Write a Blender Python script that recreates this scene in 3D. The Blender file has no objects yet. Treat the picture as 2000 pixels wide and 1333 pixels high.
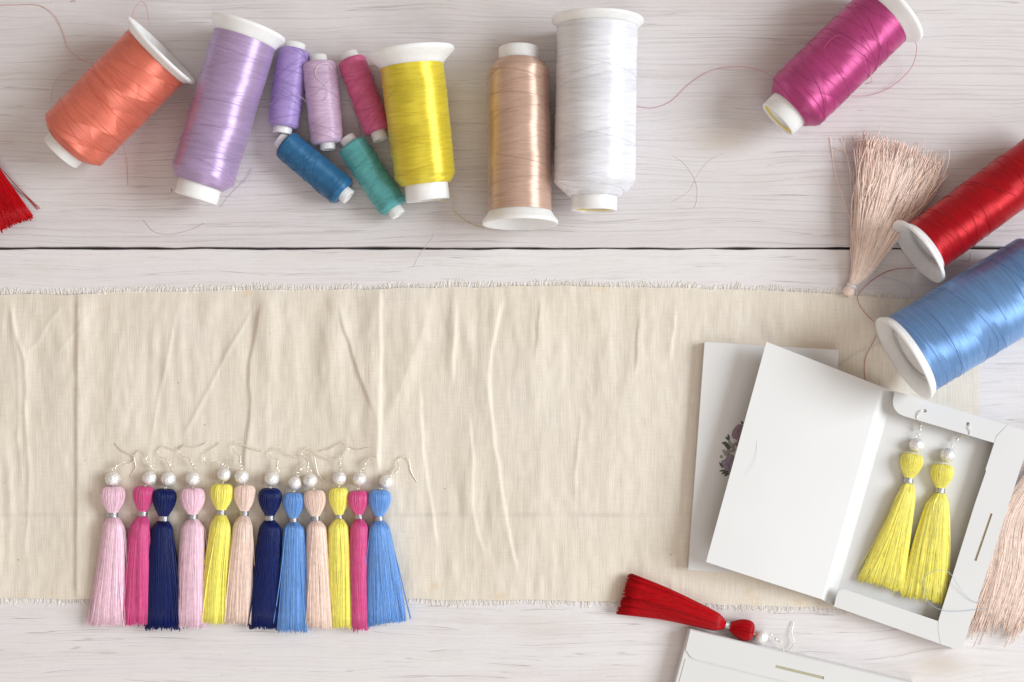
import bpy, math
import numpy as np
rng = np.random.default_rng(7)
R = math.radians
S = 0.0003          # metres per table unit (one unit = 0.3 mm)
H = 2600.0          # camera height in units
CX, CY = 1030.0, 760.0   # where the lens axis meets the table

# ------------------------------------------------------------------ camera, world, lamps, exposure
scene = bpy.context.scene
COL = scene.collection
cam_d = bpy.data.cameras.new('camera')
cam_d.sensor_width = 36.0
cam_d.lens = 36.0 * H / 2000.0
cam_d.clip_start = 0.01
cam_d.clip_end = 50
cam = bpy.data.objects.new('camera', cam_d)
cam.location = ((CX - 1000) * S, (666.5 - CY) * S, H * S)
cam_d.shift_x = (1000 - CX) / 2000.0
cam_d.shift_y = (CY - 666.5) / 2000.0
COL.objects.link(cam)
scene.camera = cam

world = bpy.data.worlds.new('World')
scene.world = world
world.use_nodes = True
wb = world.node_tree.nodes['Background']
wb.inputs[0].default_value = (1.0, 0.86, 0.745, 1)
wb.inputs[1].default_value = 0.455

def area(name, loc, target, size, size_y, power, color):
    d = bpy.data.lights.new(name, 'AREA')
    d.shape = 'RECTANGLE'; d.size = size; d.size_y = size_y
    d.energy = power; d.color = color
    o = bpy.data.objects.new(name, d)
    o.location = loc
    v = np.array(target, float) - np.array(loc, float)
    from mathutils import Vector
    o.rotation_euler = Vector(v).to_track_quat('-Z', 'Y').to_euler()
    COL.objects.link(o)
    return o

area('window_light', (3.30, 0.18, 2.15), (0.0, 0.0, 0.0), 2.1, 1.7, 151.0, (0.90, 0.985, 1.04))
area('added_fill_light', (0.25, -1.35, 1.35), (0, -0.1, 0), 1.2, 1.2, 7.5, (0.97, 0.99, 1.0))  # added fill lamp, brightens the lower side of the table

vs = scene.view_settings
vs.view_transform = 'Standard'
vs.look = 'None'
vs.exposure = 0.0
vs.gamma = 1.0
vs.use_curve_mapping = False
scene.cycles.max_bounces = 8
scene.cycles.diffuse_bounces = 4
scene.cycles.use_denoising = True

# ------------------------------------------------------------------ helpers
def P(px, py, z=0.0):
    """a point of height z (units) that stands where the photograph shows it"""
    k = (H - z) / H
    return np.array([(px - CX) * k + CX - 1000.0, (CY - py) * k + 666.5 - CY, z])

def PP(pts, z):
    pts = np.asarray(pts, float)
    z = np.broadcast_to(np.asarray(z, float), (len(pts),))
    return np.array([P(p[0], p[1], q) for p, q in zip(pts, z)])

def norm(v):
    v = np.asarray(v, float)
    n = np.linalg.norm(v, axis=-1, keepdims=True)
    return v / np.maximum(n, 1e-9)

def spline(pts, n):
    """Catmull-Rom through the points, n samples"""
    p = np.asarray(pts, float)
    if len(p) == 2:
        t = np.linspace(0, 1, n)[:, None]
        return p[0] * (1 - t) + p[1] * t
    p = np.vstack([2 * p[0] - p[1], p, 2 * p[-1] - p[-2]])
    m = len(p) - 3
    out = []
    for t in np.linspace(0, m - 1e-6, n):
        i = int(t); f = t - i
        a, b, c, d = p[i], p[i + 1], p[i + 2], p[i + 3]
        out.append(0.5 * (2 * b + (c - a) * f + (2 * a - 5 * b + 4 * c - d) * f * f + (3 * b - a - 3 * c + d) * f ** 3))
    return np.array(out)

class MB:
    """collects vertices and faces of one mesh"""
    def __init__(self):
        self.v = []; self.n = 0
        self.q = []; self.t = []      # quads, triangles
        self.ng = []
        self.uv = {}
        self.shade = []
        self.quv = []
        self.tuv = []
        self.qm = []
    def add(self, v, quads=None, tris=None, shade=1.0, quv=None):
        v = np.asarray(v, float).reshape(-1, 3)
        self.v.append(v)
        sh = np.broadcast_to(np.asarray(shade, float), (len(v),))
        self.shade.append(sh)
        if quads is not None and len(quads):
            q = np.asarray(quads, int) + self.n
            self.q.append(q)
            self.quv.append(np.zeros((len(q), 4, 2)) if quv is None else np.asarray(quv, float))
        if tris is not None and len(tris):
            self.t.append(np.asarray(tris, int) + self.n)
        self.n += len(v)
    def poly(self, pts):
        pts = np.asarray(pts, float)
        self.v.append(pts); self.shade.append(np.ones(len(pts)))
        self.ng.append(list(range(self.n, self.n + len(pts))))
        self.n += len(pts)
    def prism(self, outline, z0, z1):
        """outline of (x, y) or (x, y, ztop) anticlockwise or not; thickness goes down"""
        o = np.asarray(outline, float)
        n = len(o)
        if o.shape[1] == 2:
            top = np.column_stack([o, np.full(n, z1)]); bot = np.column_stack([o, np.full(n, z0)])
        else:
            top = o.copy(); bot = o.copy(); bot[:, 2] -= (z1 - z0)
        area2 = np.sum(o[:, 0] * np.roll(o[:, 1], -1) - np.roll(o[:, 0], -1) * o[:, 1])
        if area2 < 0:
            top = top[::-1]; bot = bot[::-1]
        b = self.n
        self.v.append(np.vstack([top, bot])); self.shade.append(np.ones(2 * n)); self.n += 2 * n
        self.ng.append([b + i for i in range(n)])
        self.ng.append([b + n + i for i in range(n)][::-1])
        for i in range(n):
            j = (i + 1) % n
            self.ng.append([b + i, b + n + i, b + n + j, b + j])
    def tubes(self, lines, rad, sides=3, shade=None, caps=False):
        """lines (N,K,3), rad scalar or (N,K)"""
        L = np.asarray(lines, float)
        if L.ndim == 2: L = L[None]
        N, K, _ = L.shape
        rad = np.broadcast_to(np.asarray(rad, float), (N, K))
        T = norm(np.gradient(L, axis=1))
        ref = np.zeros_like(T); ref[..., 2] = 1
        vert = np.abs(T[..., 2]) > 0.95
        ref[vert] = (0, 1, 0)
        A = norm(np.cross(T, ref)); B = np.cross(A, T)
        ang = np.arange(sides) * 2 * math.pi / sides + math.pi / 2
        V = (L[:, :, None, :] + rad[:, :, None, None] * (np.cos(ang)[None, None, :, None] * A[:, :, None, :]
             + np.sin(ang)[None, None, :, None] * B[:, :, None, :]))
        idx = np.arange(N * K * sides).reshape(N, K, sides)
        a = idx[:, :-1, :]; b = np.roll(a, -1, axis=2)
        c = idx[:, 1:, :]; d = np.roll(c, -1, axis=2)
        q = np.stack([a, c, d, b], axis=-1).reshape(-1, 4)
        sh = 1.0 if shade is None else np.repeat(np.asarray(shade, float), K * sides)
        tris = None
        if sides == 3:
            tris = np.vstack([idx[:, 0, :], idx[:, -1, ::-1]])
        self.add(V.reshape(-1, 3), q, tris, sh)
        if sides > 3 and caps:  # closed ends
            base = self.n - N * K * sides
            for i in range(N):
                self.ng.append([base + k for k in idx[i, 0, :]])
                self.ng.append([base + k for k in idx[i, -1, ::-1]])
    def lathe(self, A, d, prof, seg=96, flat=1.0, wob=None, close=False, uvr=1.0):
        """profile [(along, radius)] round the axis from A in direction d"""
        d = norm(d); e1 = norm(np.cross(d, (0, 0, 1.0))); e2 = np.cross(e1, d)
        prof = np.asarray(prof, float); M = len(prof)
        ph = np.arange(seg) * 2 * math.pi / seg
        ring = np.cos(ph)[:, None] * e1 + np.sin(ph)[:, None] * e2 * flat
        rr = np.repeat(prof[:, 1][:, None], seg, 1)
        if wob is not None: rr = rr + wob
        V = np.asarray(A, float) + prof[:, 0][:, None, None] * d + rr[:, :, None] * ring[None]
        idx = np.arange(M * seg).reshape(M, seg)
        a = idx[:-1]; b = np.roll(a, -1, 1); c = idx[1:]; e = np.roll(c, -1, 1)
        q = np.stack([a, c, e, b], -1).reshape(-1, 4)
        u0 = np.broadcast_to(np.arange(seg) / seg, (M - 1, seg)); u1 = u0 + 1.0 / seg
        v0 = np.repeat(prof[:-1, 0][:, None], seg, 1); v1 = np.repeat(prof[1:, 0][:, None], seg, 1)
        uv = np.stack([np.stack([u0, v0], -1), np.stack([u0, v1], -1), np.stack([u1, v1], -1), np.stack([u1, v0], -1)], -2)
        uv = uv.reshape(-1, 4, 2) * np.array([1.0, 0.01])
        base = self.n
        self.add(V.reshape(-1, 3), q, None, 1.0, uv)
        if close:
            self.ng.append([base + k for k in idx[0]])
            self.ng.append([base + k for k in idx[-1][::-1]])
    def ball(self, c, r, seg=24, rings=14, flat=1.0):
        th = np.linspace(0, math.pi, rings + 1)
        self.lathe(np.asarray(c, float) - (0, 0, 0), (0, 1e-6, 1), [(-r * math.cos(t), max(r * math.sin(t), 1e-3)) for t in th], seg, flat)
    def build(self, name, mat, parent=None, smooth=True, sharp=None):
        V = np.vstack(self.v)
        loc = np.array(parent['origin_units']) if parent is not None else np.zeros(3)
        V = (V - loc) * S
        me = bpy.data.meshes.new(name)
        quads = np.vstack(self.q) if self.q else np.zeros((0, 4), int)
        tris = np.vstack(self.t) if self.t else np.zeros((0, 3), int)
        ngl = [len(g) for g in self.ng]
        li = np.concatenate([quads.ravel(), tris.ravel(), np.array([i for g in self.ng for i in g], int)]).astype(np.int32)
        tot = np.concatenate([np.full(len(quads), 4), np.full(len(tris), 3), np.array(ngl, int)]).astype(np.int32)
        start = np.concatenate([[0], np.cumsum(tot)[:-1]]).astype(np.int32)
        me.vertices.add(len(V)); me.vertices.foreach_set('co', V.astype(np.float32).ravel())
        me.loops.add(len(li)); me.loops.foreach_set('vertex_index', li)
        me.polygons.add(len(tot)); me.polygons.foreach_set('loop_start', start); me.polygons.foreach_set('loop_total', tot)
        me.update(calc_edges=True)
        uvl = me.uv_layers.new(name='UVMap')
        uv = np.zeros((len(li), 2), np.float32)
        if self.quv:
            qq = np.vstack([x.reshape(-1, 2) for x in self.quv]); uv[:len(qq)] = qq
        uvl.data.foreach_set('uv', uv.ravel())
        at = me.attributes.new('shade', 'FLOAT', 'POINT')
        at.data.foreach_set('value', np.concatenate(self.shade).astype(np.float32))
        me.validate()
        me.polygons.foreach_set('use_smooth', np.full(len(me.polygons), bool(smooth)))
        if sharp:
            me.set_sharp_from_angle(angle=R(sharp))
        me.materials.append(mat)
        o = bpy.data.objects.new(name, me)
        COL.objects.link(o)
        if parent is not None:
            o.parent = parent
        return o

def thing(name, label, cat, at, group=None):
    o = bpy.data.objects.new(name, None)
    o.empty_display_size = 0.01
    o.location = [c * S for c in at]
    o['origin_units'] = [float(c) for c in at]
    o['label'] = label; o['category'] = cat
    if group: o['group'] = group
    COL.objects.link(o)
    return o

def child_of(part):
    """parts are linked without an offset, so a sub-part uses its thing's origin"""
    part['origin_units'] = list(part.parent['origin_units'])
    return part

def smooth_noise(n, width, seed):
    r = np.random.default_rng(seed)
    x = r.standard_normal(n + 8 * int(width + 1))
    k = np.exp(-0.5 * (np.arange(-4 * width, 4 * width + 1) / width) ** 2)
    y = np.convolve(x, k / np.sqrt((k ** 2).sum()), 'same')
    o = 4 * int(width + 1)
    return y[o:o + n]

# ------------------------------------------------------------------ materials
class NT:
    def __init__(self, name):
        self.m = bpy.data.materials.new(name); self.m.use_nodes = True
        self.nt = self.m.node_tree
        self.b = self.nt.nodes['Principled BSDF']
    def n(self, kind, **kw):
        x = self.nt.nodes.new(kind)
        for k, v in kw.items(): setattr(x, k, v)
        return x
    def link(self, a, b): self.nt.links.new(a, b)
    def put(self, sock, v):
        if hasattr(v, 'links') or isinstance(v, bpy.types.NodeSocket): self.link(v, sock)
        else: sock.default_value = v
    def math(self, op, a, b=0.0, c=0.0, clamp=False):
        x = self.n('ShaderNodeMath', operation=op, use_clamp=clamp)
        for i, v in enumerate((a, b, c)): self.put(x.inputs[i], v)
        return x.outputs[0]
    def comb(self, x, y, z=0.0):
        c = self.n('ShaderNodeCombineXYZ')
        for i, v in enumerate((x, y, z)): self.put(c.inputs[i], v)
        return c.outputs[0]
    def noise(self, vec, scale=1.0, detail=2.0, rough=0.5, dist=0.0):
        x = self.n('ShaderNodeTexNoise')
        self.put(x.inputs['Vector'], vec)
        x.inputs['Scale'].default_value = scale; x.inputs['Detail'].default_value = detail
        x.inputs['Roughness'].default_value = rough; x.inputs['Distortion'].default_value = dist
        return x.outputs['Fac']
    def ramp(self, fac, lo, hi, a=0.0, b=1.0, smooth=True):
        x = self.n('ShaderNodeMapRange', interpolation_type='SMOOTHSTEP' if smooth else 'LINEAR')
        self.put(x.inputs[0], fac)
        for i, v in enumerate((lo, hi, a, b)): x.inputs[i + 1].default_value = v
        return x.outputs[0]
    def mix(self, fac, a, b, mode='MIX'):
        x = self.n('ShaderNodeMix', data_type='RGBA', blend_type=mode)
        self.put(x.inputs[0], fac)
        for s, v in ((x.inputs[6], a), (x.inputs[7], b)):
            if isinstance(v, tuple): s.default_value = (*v[:3], 1)
            else: self.link(v, s)
        return x.outputs[2]
    def scale(self, col, fac):
        x = self.n('ShaderNodeVectorMath', operation='SCALE')
        self.put(x.inputs[0], col if not isinstance(col, tuple) else (*col,))
        self.put(x.inputs[3], fac)
        return x.outputs[0]
    def px(self):
        """object coordinates in units"""
        t = self.n('ShaderNodeTexCoord')
        m = self.n('ShaderNodeVectorMath', operation='SCALE')
        self.link(t.outputs['Object'], m.inputs[0]); m.inputs[3].default_value = 1.0 / S
        s = self.n('ShaderNodeSeparateXYZ'); self.link(m.outputs[0], s.inputs[0])
        return m.outputs[0], s.outputs[0], s.outputs[1], s.outputs[2]
    def bump(self, h, strength, dist):
        x = self.n('ShaderNodeBump')
        self.put(x.inputs['Height'], h)
        x.inputs['Strength'].default_value = strength; x.inputs['Distance'].default_value = dist * S
        self.link(x.outputs[0], self.b.inputs['Normal'])
    def set(self, **kw):
        for k, v in kw.items():
            s = self.b.inputs[k.replace('_', ' ')]
            if isinstance(v, tuple): s.default_value = (*v[:3], 1)
            else: self.put(s, v)
        return self.m

def wood_mat():
    t = NT('whitewashed_wood')
    v, x, y, z = t.px()
    pk = t.n('ShaderNodeAttribute', attribute_name='shade').outputs['Fac']
    ys = t.math('MULTIPLY_ADD', pk, 700.0, y)
    # knots: grain is pushed aside round them
    yw = ys
    kmask = None
    for (kx, ky, kr, amp) in ((1405, 275, 62, 26), (1835, 1295, 55, 30), (1100, -60, 70, 20), (250, 1480, 60, 24), (-260, 260, 60, 22)):
        cx, cy = kx - 1000, 666.5 - ky
        dx = t.math('MULTIPLY', t.math('SUBTRACT', x, cx), 1.0 / (kr * 2.2))
        dy = t.math('MULTIPLY', t.math('SUBTRACT', y, cy), 1.0 / kr)
        r2 = t.math('ADD', t.math('MULTIPLY', dx, dx), t.math('MULTIPLY', dy, dy))
        e = t.math('POWER', 2.718, t.math('MULTIPLY', r2, -1.0))
        off = t.math('MULTIPLY', t.math('MULTIPLY', dy, e), -amp * 1.6)
        yw = t.math('ADD', yw, off)
        core = t.math('POWER', 2.718, t.math('MULTIPLY', r2, -7.0))
        kmask = core if kmask is None else t.math('MAXIMUM', kmask, core)
    w1 = t.noise(t.comb(t.math('MULTIPLY', x, 1 / 520.), t.math('MULTIPLY', ys, 1 / 170.)), 1, 2)
    w2 = t.noise(t.comb(t.math('MULTIPLY', x, 1 / 130.), t.math('MULTIPLY', ys, 1 / 40.), 7.0), 1, 2)
    yw = t.math('ADD', yw, t.math('MULTIPLY_ADD', w1, 46.0, -23.0))
    yw = t.math('ADD', yw, t.math('MULTIPLY_ADD', w2, 4.0, -2.0))
    fine = t.noise(t.comb(t.math('MULTIPLY', x, 1 / 380.), t.math('MULTIPLY', yw, 1 / 5.0), 1.0), 1, 4, 0.62)
    hair = t.noise(t.comb(t.math('MULTIPLY', x, 1 / 60.), t.math('MULTIPLY', yw, 1 / 1.8), 3.0), 1, 2, 0.6)
    band = t.noise(t.comb(t.math('MULTIPLY', x, 1 / 520.), t.math('MULTIPLY', yw, 1 / 26.), 5.0), 1, 3, 0.55)
    blot = t.noise(t.comb(t.math('MULTIPLY', x, 1 / 260.), t.math('MULTIPLY', ys, 1 / 90.), 9.0), 1, 3, 0.6)
    ln = t.noise(t.comb(t.math('MULTIPLY', x, 1 / 420.), t.math('MULTIPLY', yw, 1 / 15.), 11.0), 1, 2, 0.5)
    crack = t.ramp(t.math('ABSOLUTE', t.math('SUBTRACT', t.math('FRACT', t.math('MULTIPLY', ln, 4.0)), 0.5)), 0.0, 0.075, 1, 0)
    cmask = t.ramp(t.noise(t.comb(t.math('MULTIPLY', x, 1 / 230.), t.math('MULTIPLY', yw, 1 / 12.), 15.0), 1, 3, 0.6), 0.47, 0.66)
    crack = t.math('MULTIPLY', crack, cmask)
    streak = t.ramp(fine, 0.36, 0.60, 1, 0)
    streak = t.math('MULTIPLY', streak, t.ramp(band, 0.38, 0.62, 0.18, 1.0))
    streak = t.math('MULTIPLY', streak, t.ramp(blot, 0.35, 0.62, 1.0, 0.30))
    upper = t.math('COMPARE', pk, 0.37, 0.05)
    gl = t.math('ABSOLUTE', t.math('SUBTRACT', t.math('FRACT', t.math('ADD', t.math('MULTIPLY', yw, 1 / 8.6), t.math('MULTIPLY', t.noise(t.comb(t.math('MULTIPLY', x, 1 / 950.), t.math('MULTIPLY', yw, 1 / 38.), 41.0), 1, 2), 4.0))), 0.5))
    grl = t.ramp(gl, 0.0, 0.20, 1, 0)
    grm = t.ramp(t.noise(t.comb(t.math('MULTIPLY', x, 1 / 330.), t.math('MULTIPLY', yw, 1 / 7.), 43.0), 1, 3, 0.6), 0.40, 0.64)
    grl = t.math('MULTIPLY', t.math('MULTIPLY', grl, grm), t.math('MULTIPLY_ADD', upper, 0.17, 0.11))
    col = t.mix(t.math('MULTIPLY', streak, t.math('MULTIPLY_ADD', upper, 0.25, 0.48)), (0.78, 0.745, 0.755), (0.50, 0.45, 0.45))
    col = t.mix(t.ramp(band, 0.35, 0.72, 0.0, 0.40), col, (0.80, 0.77, 0.755))
    wash = t.ramp(t.noise(t.comb(t.math('MULTIPLY', x, 1 / 190.), t.math('MULTIPLY', ys, 1 / 60.), 51.0), 1, 4, 0.65), 0.42, 0.62)
    col = t.mix(t.math('MULTIPLY', wash, 0.55), col, (0.79, 0.76, 0.755))
    warm = t.ramp(t.noise(t.comb(t.math('MULTIPLY', x, 1 / 300.), t.math('MULTIPLY', ys, 1 / 75.), 57.0), 1, 3, 0.6), 0.50, 0.68)
    col = t.mix(t.math('MULTIPLY', warm, 0.30), col, (0.66, 0.585, 0.52))
    col = t.mix(t.ramp(hair, 0.42, 0.30, 0.0, 0.28), col, (0.50, 0.44, 0.42))
    col = t.mix(t.math('MULTIPLY', crack, 0.55), col, (0.30, 0.25, 0.235))
    col = t.mix(t.math('MULTIPLY', upper, 0.36), col, (0.58, 0.53, 0.535))
    col = t.mix(grl, col, (0.36, 0.305, 0.285))
    fleck = t.ramp(t.noise(t.comb(t.math('MULTIPLY', x, 1 / 16.), t.math('MULTIPLY', yw, 1 / 3.), 21.0), 1, 2, 0.5), 0.735, 0.79)
    col = t.mix(t.math('MULTIPLY', fleck, 0.6), col, (0.27, 0.22, 0.20))
    col = t.mix(t.math('MULTIPLY', kmask, 0.55), col, (0.58, 0.49, 0.40))
    paint = t.noise(t.comb(t.math('MULTIPLY', x, 1 / 22.), t.math('MULTIPLY', y, 1 / 13.), 31.0), 1, 4, 0.65)
    h = t.math('ADD', t.math('MULTIPLY', fine, 0.8), t.math('MULTIPLY', hair, 0.35))
    h = t.math('SUBTRACT', h, t.math('MULTIPLY', crack, 0.7))
    h = t.math('SUBTRACT', h, t.math('MULTIPLY', grl, 1.8))
    h = t.math('ADD', h, t.math('MULTIPLY', paint, 0.55))
    t.bump(h, 0.42, 2.4)
    return t.set(Base_Color=col, Roughness=0.62, Specular_IOR_Level=0.25)

def cloth_mat():
    t = NT('unbleached_cotton')
    v, x, y, z = t.px()
    wx = t.noise(t.comb(t.math('MULTIPLY', x, 1 / 2.3), t.math('MULTIPLY', y, 1 / 42.)), 1, 1.5, 0.5)
    wy = t.noise(t.comb(t.math('MULTIPLY', x, 1 / 36.), t.math('MULTIPLY', y, 1 / 2.3), 4.0), 1, 1.5, 0.5)
    slub = t.noise(t.comb(t.math('MULTIPLY', x, 1 / 7.), t.math('MULTIPLY', y, 1 / 160.), 8.0), 1, 2, 0.5)
    grain = t.noise(t.comb(t.math('MULTIPLY', x, 1 / 3.2), t.math('MULTIPLY', y, 1 / 3.2), 2.0), 1, 2, 0.5)
    wv = t.math('ADD', t.math('MULTIPLY', wx, 0.52), t.math('MULTIPLY', wy, 0.26))
    wv = t.math('ADD', wv, t.math('MULTIPLY', slub, 0.25))
    f = t.ramp(wv, 0.30, 0.74, 0.86, 1.10, False)
    base = t.mix(t.ramp(t.noise(v, 1 / 260., 3), 0.35, 0.7, 0, 1), (0.790, 0.712, 0.605), (0.80, 0.732, 0.638))
    # yellow stains near the frayed edges
    st = t.ramp(t.noise(v, 1 / 75., 4, 0.6), 0.57, 0.74)
    edge = t.math('MAXIMUM', t.ramp(y, 20, 100), t.ramp(y, -380, -500))
    base = t.mix(t.math('MULTIPLY', t.math('MULTIPLY', st, edge), 0.62), base, (0.74, 0.57, 0.36))
    sp = t.n('ShaderNodeTexVoronoi'); t.link(v, sp.inputs['Vector']); sp.inputs['Scale'].default_value = 1 / 26.
    cellr = t.n('ShaderNodeSeparateColor'); t.link(sp.outputs['Color'], cellr.inputs[0])
    dot = t.math('MULTIPLY', t.ramp(sp.outputs['Distance'], 0.05, 0.085, 1, 0), t.ramp(cellr.outputs[0], 0.90, 0.91))
    col = t.scale(base, f)
    col = t.mix(t.math('MULTIPLY', dot, 0.55), col, (0.28, 0.18, 0.10))
    # grey fold mark along the length
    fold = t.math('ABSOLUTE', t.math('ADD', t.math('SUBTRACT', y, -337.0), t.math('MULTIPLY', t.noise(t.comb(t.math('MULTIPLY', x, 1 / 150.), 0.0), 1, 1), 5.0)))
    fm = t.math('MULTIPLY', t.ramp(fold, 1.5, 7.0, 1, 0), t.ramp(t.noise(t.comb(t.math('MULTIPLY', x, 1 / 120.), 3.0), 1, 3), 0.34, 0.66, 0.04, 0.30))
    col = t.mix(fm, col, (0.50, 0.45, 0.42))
    t.bump(t.math('ADD', wv, t.math('MULTIPLY', grain, 0.3)), 0.40, 1.6)
    return t.set(Base_Color=col, Roughness=0.92, Specular_IOR_Level=0.08)

def paper_mat(name='white_card', base=(0.745, 0.738, 0.732)):
    t = NT(name)
    v, x, y, z = t.px()
    n1 = t.noise(v, 1 / 3., 3, 0.6)
    n2 = t.noise(v, 1 / 160., 2)
    col = t.mix(t.ramp(n2, 0.3, 0.7, 0, 1), base, tuple(c * 0.975 for c in base))
    t.bump(n1, 0.05, 1.0)
    return t.set(Base_Color=col, Roughness=0.55, Specular_IOR_Level=0.3)

def plastic_mat():
    t = NT('white_plastic')
    v, x, y, z = t.px()
    n = t.noise(v, 1 / 28., 3)
    col = t.mix(t.ramp(n, 0.35, 0.7, 0, 1), (0.84, 0.835, 0.83), (0.89, 0.885, 0.88))
    t.bump(t.noise(v, 1 / 6., 2), 0.04, 1.0)
    t.b.inputs['Subsurface Radius'].default_value = (1.0, 0.95, 0.92)
    t.b.inputs['Subsurface Scale'].default_value = 0.006
    return t.set(Base_Color=col, Roughness=t.ramp(n, 0.3, 0.7, 0.30, 0.42), Specular_IOR_Level=0.45, Subsurface_Weight=0.55)

def wound_mat(name, c, seed, gloss=0.46, spec=0.8, aniso=0.87, zone=0.035, lines=0.5, metal=0.42, kk=1, soft_amt=0.4):
    """thread wound round a spool: fibres run round it, in crossing bands"""
    t = NT(name)
    uvn = t.n('ShaderNodeUVMap', uv_map='UVMap')
    s = t.n('ShaderNodeSeparateXYZ'); t.link(uvn.outputs[0], s.inputs[0])
    u = s.outputs[0]; v = t.math('MULTIPLY', s.outputs[1], 100.0)   # v in units along the axis
    r = np.random.default_rng(seed)
    # periodic noise coordinate round the spool
    cu = t.math('COSINE', t.math('MULTIPLY', u, 2 * math.pi)); su = t.math('SINE', t.math('MULTIPLY', u, 2 * math.pi))
    jit = t.noise(t.comb(cu, su, t.math('MULTIPLY', v, 1 / 60.)), 0.8, 1)
    k1, k2 = kk, kk
    p1, p2 = r.uniform(75, 110), r.uniform(85, 130)
    a1 = t.math('FRACT', t.math('ADD', t.math('MULTIPLY_ADD', v, 1 / p1, float(r.uniform())), t.math('MULTIPLY_ADD', u, float(k1), t.math('MULTIPLY', jit, 0.3))))
    a2 = t.math('FRACT', t.math('ADD', t.math('MULTIPLY_ADD', v, 1 / p2, float(r.uniform())), t.math('MULTIPLY_ADD', u, -float(k2), t.math('MULTIPLY', jit, 0.3))))
    z1 = t.math('GREATER_THAN', a1, 0.46); z2 = t.math('GREATER_THAN', a2, 0.55)
    zz = t.math('ADD', t.math('MULTIPLY', z1, 0.62), t.math('MULTIPLY', z2, 0.38))      # 0..1
    soft = t.math('MULTIPLY_ADD', t.math('SUBTRACT', a1, 0.5), 0.35 * soft_amt, t.math('MULTIPLY', t.math('SUBTRACT', a2, 0.5), 0.25 * soft_amt))
    tilt = t.math('ADD', t.math('SUBTRACT', zz, 0.5), soft)
    rot = t.math('MULTIPLY_ADD', tilt, zone * 2, 0.25)
    lean = t.math('MULTIPLY', tilt, 14.0)
    # fine thread lines
    vv = t.math('ADD', v, t.math('MULTIPLY', t.math('MULTIPLY', lean, su), 0.6))
    vv2 = t.math('ADD', v, t.math('MULTIPLY', t.math('MULTIPLY', su, -1.0), 9.0))
    f1 = t.noise(t.comb(t.math('MULTIPLY', vv, 1 / 3.0), t.math('MULTIPLY', cu, 0.8), float(seed)), 1, 2, 0.6)
    f2 = t.noise(t.comb(t.math('MULTIPLY', vv2, 1 / 5.), t.math('MULTIPLY', cu, 1.2), float(seed + 3)), 1, 3, 0.6)
    fac = t.ramp(f1, 0.3, 0.7, 1 - 0.14 * lines, 1 + 0.08 * lines, False)
    fac = t.math('MULTIPLY', fac, t.ramp(f2, 0.34, 0.6, 1 - 0.15 * lines, 1.05))
    fac = t.math('MULTIPLY', fac, t.math('MULTIPLY_ADD', zz, 0.10, 0.95))
    at = t.n('ShaderNodeAttribute', attribute_name='shade').outputs['Fac']
    col = t.scale(c, t.math('MULTIPLY', fac, at))
    tg = t.n('ShaderNodeTangent', direction_type='UV_MAP', uv_map='UVMap')
    t.link(tg.outputs[0], t.b.inputs['Tangent'])
    h = t.math('ADD', f1, t.math('MULTIPLY', f2, 0.6))
    t.bump(h, 0.22, 1.2)
    return t.set(Base_Color=col, Roughness=gloss, Specular_IOR_Level=spec, Anisotropic=aniso, Anisotropic_Rotation=rot, Metallic=metal,
                 Sheen_Weight=0.15, Sheen_Roughness=0.4)

def strand_mat(name, c, rough=0.30, spec=0.75, sheen=0.12):
    t = NT(name)
    v, x, y, z = t.px()
    at = t.n('ShaderNodeAttribute', attribute_name='shade').outputs['Fac']
    n = t.noise(v, 1 / 9., 2)
    col = t.scale(c, t.math('MULTIPLY', at, t.ramp(n, 0.3, 0.7, 0.92, 1.06, False)))  # lightness noise paints glints into the strand colour
    return t.set(Base_Color=col, Roughness=rough, Specular_IOR_Level=spec, Sheen_Weight=sheen)

def metal_mat(name, c, rough, bump=0.0, scale=3.0, metallic=1.0):
    t = NT(name)
    v, x, y, z = t.px()
    n = t.noise(v, 1 / scale, 3, 0.6)
    col = t.scale(c, t.ramp(n, 0.3, 0.7, 0.88, 1.04, False))
    if bump: t.bump(n, bump, 1.2)
    return t.set(Base_Color=col, Roughness=rough, Metallic=metallic)

def bead_mat():
    t = NT('frosted_silver_bead')
    v, x, y, z = t.px()
    vo = t.n('ShaderNodeTexVoronoi'); t.link(v, vo.inputs['Vector']); vo.inputs['Scale'].default_value = 1 / 2.2
    n = t.noise(v, 1 / 4.2, 3, 0.7)
    pit = t.ramp(n, 0.36, 0.46, 1, 0)
    col = t.mix(t.math('MULTIPLY', pit, 0.6), (0.93, 0.91, 0.885), (0.50, 0.47, 0.45))
    t.bump(t.math('ADD', n, t.math('MULTIPLY', vo.outputs['Distance'], 0.6)), 0.65, 1.8)
    return t.set(Base_Color=col, Roughness=0.30, Metallic=0.4, Specular_IOR_Level=0.7)

def plain_mat(name, c, rough=0.6):
    t = NT(name)
    v, x, y, z = t.px()
    n = t.noise(v, 1 / 5., 2)
    return t.set(Base_Color=t.scale(c, t.ramp(n, 0.3, 0.7, 0.93, 1.05, False)), Roughness=rough)

M_wood = wood_mat(); M_cloth = cloth_mat(); M_paper = paper_mat(); M_plastic = plastic_mat()
M_silver = metal_mat('silver_wire', (0.96, 0.90, 0.80), 0.24, metallic=0.55)
M_band = metal_mat('silver_thread', (0.58, 0.58, 0.60), 0.32, 0.5, 1.6)
M_bead = bead_mat()
M_gold = plain_mat('yellow_paper_label', (0.78, 0.60, 0.06))
M_dark = plain_mat('gap_shade_black', (0.035, 0.03, 0.028), 0.9)  # near-black colour stands in for the shade inside the plank gaps

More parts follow.
